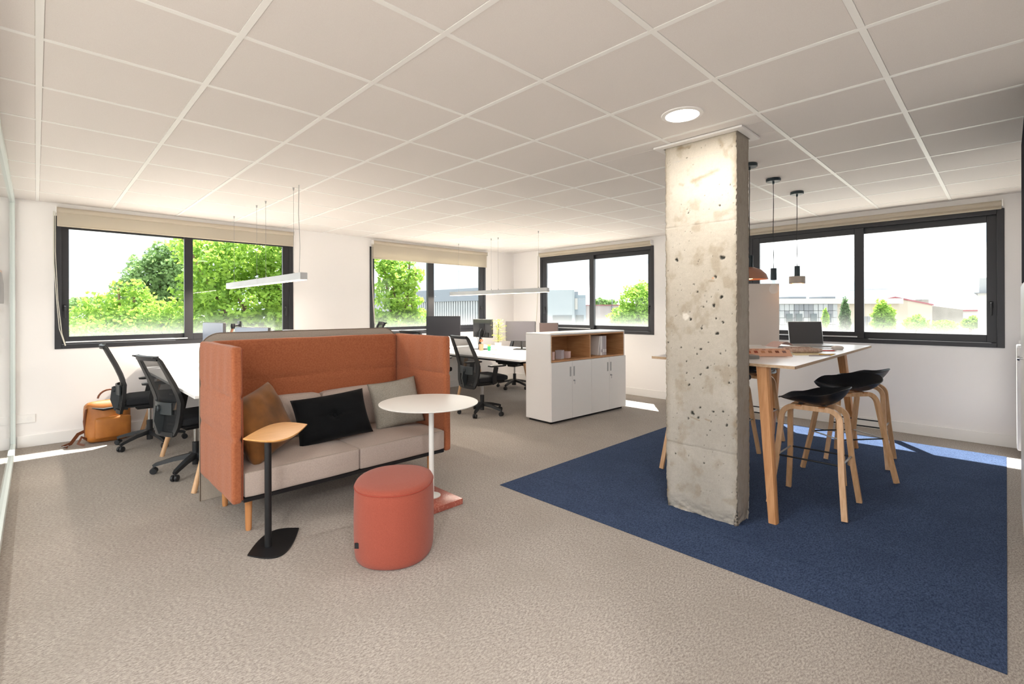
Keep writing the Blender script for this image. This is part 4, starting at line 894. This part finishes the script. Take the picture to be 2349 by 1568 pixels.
# ------------------------------------------------------------------ outdoors (the room is one storey up)
GZ = -3.2
cyw, syw = math.cos(YAW), math.sin(YAW)
def out(r, d, z=0): return (r*cyw+d*syw, -r*syw+d*cyw, z)
grass = mat('pale_yard', 'A39F96', .95, col2='B0AAA0', scale=.3)
g = struct('ground', MB().b2((-60, -60, GZ-.3), (160, 160, GZ)), grass)
def tree(r, d, blobs, n, size, lab, mats, trunk=True, seed=0, bz=None):
    R = random.Random(seed); p = out(r, d, GZ); t = thing('tree', lab, 'tree', p)
    zt = max(b[2] for b in blobs)-GZ
    if trunk:
        m = MB().tube([(0, 0, 0), (.08, .05, 1.6), (-.05, 0, 3.0), (.05, .05, max(3.3, zt*.8))], [.13, .09, .06, .02], 10)
        for b in blobs:
            c = out(b[0], b[1]); c = (c[0], c[1], b[2]-GZ)
            m.tube([(0, 0, min(2.6, zt*.5)), (c[0]*.5+.1, c[1]*.5, (c[2]+2.6)*.5), c], [.07, .045, .02], 8)
        obj('trunk', m, mats[1], t)
    V = []; Fc = []
    tot = sum(b[3]*b[4]*b[5] for b in blobs)
    for b in blobs:
        c = out(b[0], b[1]); c = Vector((c[0], c[1], b[2]-GZ))
        for i in range(int(n*b[3]*b[4]*b[5]/tot)):
            while 1:
                q = Vector((R.uniform(-1, 1), R.uniform(-1, 1), R.uniform(-1, 1)))
                if .12 < q.length < 1: break
            q = q.normalized()*(q.length**.6)
            wob = 1+.22*math.sin(q.x*7+b[0]*9)*math.cos(q.z*8+b[1]*5)
            rr = out(q.x*b[3]*wob, q.y*b[4]*wob); c2 = c+Vector((rr[0], rr[1], q.z*b[5]*wob))
            L = size*R.uniform(.6, 1.25); a, e = R.uniform(0, 2*PI), R.uniform(-1.1, .6)
            dd = Vector((math.cos(a)*math.cos(e), math.sin(a)*math.cos(e), math.sin(e))); s = dd.cross(Vector((R.uniform(-1, 1), R.uniform(-1, 1), R.uniform(-.2, 1)))).normalized()
            o = len(V); V += [c2-dd*L*.5, c2+s*L*.33, c2+dd*L*.5, c2-s*L*.33]; Fc.append((o, o+1, o+2, o+3))
    f = obj('foliage', MB().add(V, Fc), mats[0], t, False); f['kind'] = 'stuff'; return t
def leafmat(name, a, b, c):
    m = mat(name, a, .7, col2=b, scale=1.1, lo=.4, hi=.6); nt = m.node_tree; bs = nt.nodes['Principled BSDF']
    tl = N(nt, 'ShaderNodeBsdfTranslucent'); tl.inputs[0].default_value = lin(c); mx = N(nt, 'ShaderNodeMixShader'); mx.inputs[0].default_value = .55
    nt.links.new(bs.outputs[0], mx.inputs[1]); nt.links.new(tl.outputs[0], mx.inputs[2]); nt.links.new(mx.outputs[0], nt.nodes['Material Output'].inputs[0]); return m
bright = leafmat('bright_leaves', '5F8A34', '86AC48', '9CBC50'); dull = leafmat('dull_leaves', '5E7C4A', '7A9862', '7C9C5C'); dark = leafmat('cypress_leaves', '4E6A48', '5F7C54', '5E7C50')
bark = mat('bark', '7A6654', .9)
def rp(px, D): return (px-PCX)/F_PX*D
def zp(py, D): return CAMZ+(PCY-py)/F_PX*D
def B(px, py, D, rw, rh, rd=None): return (rp(px, D), D, zp(py, D), rw, rd or rw, rh)
def rel(blobs, px, D): r0, d0 = rp(px, D), D; return [(b[0]-r0, b[1]-d0)+tuple(b[2:]) for b in blobs]
def T_(px, D, blobs, n, s, lab, mats, seed): tree(rp(px, D), D, rel(blobs, px, D), n, s, lab, mats, True, seed)
T_(610, 10.5, [B(520, 600, 10.2, .75, .5), B(600, 570, 10.6, .9, .6), B(480, 660, 10.0, .6, .5), B(560, 690, 10.3, .95, .55), B(640, 650, 10.7, .6, .5), B(620, 740, 10.5, .85, .4), B(500, 760, 10.4, .8, .45), B(450, 570, 10.2, .45, .4), B(470, 775, 10.1, .6, .35), B(560, 775, 10.2, .7, .35), B(640, 775, 10.3, .6, .35), B(700, 600, 10.8, .9, .9), B(420, 545, 9.8, .3, .25), B(760, 680, 10.8, .6, .7)], 20000, .11,
   'large bright green tree filling the right pane of the leftmost window', (bright, bark), 1)
T_(260, 10.5, [B(230, 700, 10.4, .38, .30), B(300, 720, 10.5, .5, .3), B(190, 725, 10.3, .35, .25), B(250, 750, 10.2, .8, .25), B(345, 735, 10.4, .55, .35), B(395, 720, 10.2, .45, .35), B(272, 655, 10.4, .15, .18), B(320, 690, 10.6, .3, .3), B(400, 765, 10.2, .6, .3), B(330, 775, 10.1, .7, .3), B(260, 780, 10.2, .6, .25), B(310, 660, 10.6, .22, .22)], 8500, .10,
   'low bright green tree in the left pane of the leftmost window', (bright, bark), 2)
T_(360, 15, [B(350, 650, 15, .8, .9), B(310, 680, 15, .7, .6), B(400, 620, 15.4, .7, 1.0), B(365, 590, 15, .4, .5), B(425, 640, 15, .6, 1.0), B(385, 710, 15, .9, .7), B(330, 625, 15, .35, .4)], 11000, .13,
   'duller green tree standing behind the low tree in the leftmost window', (dull, bark), 3)
T_(905, 11.5, [B(900, 620, 11.5, .32, .3), B(930, 640, 11.4, .38, .3), B(955, 625, 11.4, .22, .14), B(880, 600, 11.6, .3, .25), B(925, 690, 11.4, .42, .35), B(890, 670, 11.7, .32, .45), B(910, 735, 11.4, .6, .25), B(960, 725, 11.4, .25, .2), B(875, 740, 11.4, .4, .3), B(950, 750, 11.3, .3, .16), B(900, 770, 11.4, .5, .25), B(940, 600, 11.5, .18, .12)], 7000, .105,
   'loose bright green tree in the left pane of the window behind the sofa', (bright, bark), 4)
T_(1460, 26, [B(1460, 690, 26, .9, .9), B(1440, 725, 26, .95, .7), B(1490, 700, 26.5, .9, 1.3), B(1465, 672, 26, .5, .45), B(1430, 740, 26, .7, .5), B(1460, 760, 26, 1.1, .6)], 8000, .17,
   'round green tree in the window left of the concrete column', (bright, bark), 5)
T_(1938, 38, [(0, 0, 0, 0, 0, 0)][:0]+[B(1938, 730, 38, .36, 1.0), B(1938, 712, 38, .27, .7), B(1938, 696, 38, .15, .45), B(1938, 755, 38, .38, 1.0)], 3500, .16, 'narrow dark cypress outside the wide window on the right', (dark, bark), 6)
T_(2026, 34, [B(2026, 725, 34, .62, .7), B(2022, 705, 34, .34, .5), B(2040, 722, 34, .35, .4), B(2025, 745, 34, .7, .6), B(2012, 715, 34, .25, .3)], 3000, .2, 'small bright green tree right of the cypress outside the wide window', (bright, bark), 7)
T_(1893, 34, [B(1893, 735, 34, .22, .6), B(1893, 720, 34, .14, .35)], 700, .15, 'thin young tree in front of the chequered facade', (bright, bark), 8)
T_(2100, 36, [B(2100, 745, 36, .75, .5), B(2102, 732, 36, .3, .3)], 1100, .18, 'pale shrub in front of the gabled warehouse, left of the next shrub', (bright, bark), 9)
T_(2165, 36, [B(2165, 750, 36, .8, .4), B(2150, 757, 36, .6, .3)], 1100, .18, 'pale shrub in front of the concrete shed', (bright, bark), 10)
T_(2225, 34, [B(2225, 745, 34, .5, .35), B(2232, 735, 34, .25, .25)], 900, .18, 'pale shrub below the red roofed hall', (bright, bark), 11)
T_(200, 60, [B(100+i*45, 700+4*math.sin(i*2), 60, 2.2, 1.0+.3*math.sin(i*3)) for i in range(9)], 6000, .5, 'distant treeline low on the horizon behind the leftmost window', (dull, bark), 12)
T_(1385, 60, [B(1375, 695, 60, .9, .6), B(1395, 697, 60, 1.1, .5)], 1500, .35, 'distant bushy trees above the long pale wall', (dull, bark), 13)

def bx(m, r0, r1, d0, d1, z0, z1):
    m.rings([[out(r0, d0, z0), out(r1, d0, z0), out(r1, d1, z0), out(r0, d1, z0)], [out(r0, d0, z1), out(r1, d0, z1), out(r1, d1, z1), out(r0, d1, z1)]]); return m
bgrey = mat('dark_metal_cladding', '626B75', .6); bpale = mat('pale_corrugated_metal', '8C9195', .5); bblue = mat('blue_grey_render', '7D868C', .8); bcream = mat('cream_render', '9A9387', .85); bconc = mat('shed_concrete', '76736D', .9, col2='84817B', scale=1.2)
redr = mat('red_roof', '7D434A', .7); facd = mat('facade_dark', '63676D', .7); facl = mat('facade_light', '888C8F', .7); winb = mat('far_window', '404B51', .2); wroof = mat('white_roof', '9F9F9E', .7)
# hall with dark band and corrugated wall (runs along y, seen through the window behind the sofa)
hall = thing('industrial_hall', 'industrial hall with dark upper band and corrugated wall beyond the second window', 'building', (24, 32.2, GZ))
m = MB()
obj('wall', MB().b2((.1, -4.6, 0), (12, 14, 5.3)), bpale, hall, False)
for i in range(62): m.b2((0.0, -4.6+i*.3, 0), (.1, -4.45+i*.3, 5.28))
tag(obj('corrugation', m, bpale, hall, False), kind='stuff')
obj('upper_band', MB().b2((-.1, -4.65, 5.3), (12, 14, 6.27)), bgrey, hall, False)
# grey blue blocks in the third window
D0 = 26
bl = thing('office_block', 'blue grey block building with glazed ground floor in the window left of the column', 'building', out(rp(1285, D0), D0, GZ), -YAW)
w1 = rp(1318, D0)-rp(1285, D0); z1 = zp(665, D0)-GZ; zw = zp(723, D0)-GZ
obj('tall_volume', MB().b2((-2.2, 0, 0), (w1, 8, z1)), bblue, bl, False)
w2 = rp(1346, D0)-rp(1285, D0); z2 = zp(676, D0)-GZ
obj('low_volume', MB().b2((w1, .3, 0), (w2, 8, z2)), mat('blue_grey_render_2', '6F7B85', .8), bl, False)
for x0, x1, zt_ in ((-.4, w1-.15, zw), (w1+.12, w2-.12, zw)):
    obj('window', MB().b2((x0, -.03 if x0 < w1 else .26, .8), (x1, 0 if x0 < w1 else .3, zt_)), winb, bl, False)
obj('window', MB().b2((w1+.05, .26, zp(710, D0)-GZ), (w1+.2, .3, zp(684, D0)-GZ)), wroof, bl, False)
D1 = 34
lw_ = thing('long_warehouse', 'long low pale warehouse wall with red roof edge beyond the third window', 'building', out(rp(1346, D1), D1, GZ), -YAW)
obj('wall', MB().b2((0, 0, 0), (6.2, 5, zp(701, D1)-GZ)), mat('pinkish_cladding', '908989', .8), lw_, False)
obj('roof_edge', MB().b2((-.05, -.08, zp(701, D1)-GZ), (6.3, 5, zp(699.3, D1)-GZ)), redr, lw_, False)
obj('downpipe', MB().b2((1.75, -.08, 0), (1.8, 0, zp(686, D1)-GZ)), bgrey, lw_, False)
# chequered flat roofed building in the fourth window
D2 = 45
cq = thing('chequered_building', 'flat roofed building with grey chequered facade panels outside the wide window', 'building', out(rp(1700, D2), D2, GZ), -YAW)
wq = rp(2068, D2)-rp(1700, D2); xq = rp(1922, D2)-rp(1700, D2); hq = zp(699, D2)-GZ
obj('wall', MB().b2((xq, .25, 0), (wq, 12, hq)), bcream, cq, False)
obj('core_wall', MB().b2((0, .25, 0), (xq, 12, hq)), facl, cq, False)
obj('roof', MB().b2((-.1, -.1, hq), (wq+.1, 12, hq+.5)), wroof, cq, False)
R = random.Random(12); nx = 20; nzq = 8; proto = {}
for i in range(nx):
    for j in range(nzq):
        pw, ph = xq/nx, hq/nzq
        k = R.random() < .48; key = k
        if key not in proto: proto[key] = o = obj('facade_panel', MB().b2((.02, 0, .02), (pw-.02, .24, ph-.02)), facd if k else facl, cq, False)
        else: o = proto[key].copy(); C.objects.link(o)
        o.location = (pw*i, R.choice((0, .03)), ph*j)
for i in (2, 5, 9, 11, 14, 17):
    obj('window', MB().b2((xq/nx*i+.15, -.05, hq*.66), (xq/nx*i+.72, .0, hq*.82)), winb, cq, False)
for x in (1965, 1984, 1993):
    obj('window', MB().b2((rp(x, D2)-rp(1700, D2), .2, 0), (rp(x+7, D2)-rp(1700, D2), .25, zp(728, D2)-GZ)), facd, cq, False)
for x0, x1 in ((1838, 1880), (1918, 1950)):
    a0, a1 = rp(x0, D2)-rp(1700, D2), rp(x1, D2)-rp(1700, D2); obj('roof_light', MB().b2((a0, 2, hq+.5), (a1, 4, hq+.72)), facd, cq, False)
# gabled warehouse, shed and red roofed hall
D3 = 52
gw = thing('gabled_warehouse', 'cream gabled warehouse with red roof trim beyond the wide window', 'building', out(rp(2052, D3), D3, GZ), -YAW)
pk = zp(686, D3)-GZ; xr_ = rp(2138, D3)-rp(2052, D3); er = zp(703, D3)-GZ
obj('wall', MB().rings([[(-xr_, 0, 0), (xr_, 0, 0), (xr_, 0, er), (0, 0, pk), (-xr_, 0, er)], [(-xr_, 14, 0), (xr_, 14, 0), (xr_, 14, er), (0, 14, pk), (-xr_, 14, er)]]), bcream, gw, False)
obj('roof_trim', MB().rings([[(-xr_-.1, -.1, er-.02), (0, -.1, pk), (xr_+.1, -.1, er-.02), (xr_+.1, -.1, er+.13), (0, -.1, pk+.15), (-xr_-.1, -.1, er+.13)], [(-xr_-.1, 14, er-.02), (0, 14, pk), (xr_+.1, 14, er-.02), (xr_+.1, 14, er+.13), (0, 14, pk+.15), (-xr_-.1, 14, er+.13)]]), redr, gw, False)
D4 = 53
sh_ = thing('concrete_shed', 'grey concrete shed with sloping top beside the gabled warehouse', 'building', out(rp(2139, D4), D4, GZ), -YAW-.55)
xs_ = rp(2191, D4)-rp(2139, D4); zl, zr_ = zp(704, D4)-GZ, zp(713, D4)-GZ
obj('wall', MB().rings([[(0, 0, 0), (xs_, 0, 0), (xs_, 0, zr_), (0, 0, zl)], [(0, 6, 0), (xs_, 6, 0), (xs_, 6, zr_), (0, 6, zl)]]), bconc, sh_, False)
D5 = 62
rh_ = thing('red_roofed_hall', 'long hall with red roof edges behind the concrete shed', 'building', out(rp(2095, D5), D5, GZ), -YAW)
xe = rp(2246, D5)-rp(2095, D5)
obj('wall', MB().b2((0, 0, 0), (xe, 10, zp(717, D5)-GZ)), wroof, rh_, False)
obj('roof', MB().rings([[(0, -.2, zp(715, D5)-GZ), (xe, -.2, zp(715, D5)-GZ), (xe, 6, zp(702, D5)-GZ), (0, 6, zp(702, D5)-GZ)], [(0, -.2, zp(713.5, D5)-GZ), (xe, -.2, zp(713.5, D5)-GZ), (xe, 6, zp(701, D5)-GZ), (0, 6, zp(701, D5)-GZ)]]), mat('old_tile_roof', '86726B', .8), rh_, False)
obj('eaves', MB().b2((2.5, -.4, zp(717, D5)-GZ), (xe, -.2, zp(713.5, D5)-GZ)), redr, rh_, False)
obj('rear_wall', MB().b2((0, 9, 0), (xe, 12, zp(690, D5)-GZ)), wroof, rh_, False); obj('ridge', MB().b2((0, 8.9, zp(690, D5)-GZ), (xe, 12, zp(688, D5)-GZ)), redr, rh_, False)
obj('chimney', MB().b2((rp(2130, D5)-rp(2095, D5), 1, 3), (rp(2146, D5)-rp(2095, D5), 2, zp(689, D5)-GZ)), bconc, rh_, False)
D6 = 30
cbd = thing('corner_house', 'pale corner building with grey rooftop block at the right edge of the wide window', 'building', out(rp(2243, D6), D6, GZ), -YAW-math.atan(rp(2243, D6)/D6)-.02)
obj('wall', MB().b2((0, 0, 0), (5, 8, zp(676, D6)-GZ)), wroof, cbd, False)
obj('roof', MB().b2((-.15, -.2, zp(676, D6)-GZ), (5.1, 8, zp(674, D6)-GZ)), facd, cbd, False)
obj('rooftop_block', MB().b2((.05, .5, zp(674, D6)-GZ), (1.2, 3, zp(640, D6)-GZ)), mat('pale_grey_block', '898C8E', .8), cbd, False)
fe = thing('fence', 'pale blue corrugated fence low in the leftmost window', 'fence', (1.6, 17.5, GZ))
m = MB().b2((-2.6, 0, 0), (1.6, .06, 4.3))
for i in range(21): m.b2((-2.6+i*.2, -.04, 0), (-2.5+i*.2, 0, 4.3))
tag(obj('corrugated_sheet', m, bblue, fe, False), kind='stuff')
pw_ = thing('power_line', 'thin power line crossing the sky outside the wide window', 'cable', out(rp(1950, 40), 40, zp(668, 40)))
a0 = Vector(pw_.location); obj('wire', MB().tube([(0, 0, 0), tuple(Vector(out(rp(2120, 40), 40, zp(661.5, 40)))-a0), tuple(Vector(out(rp(2320, 40), 40, zp(655, 40)))-a0)], .012, 5), facd, pw_)
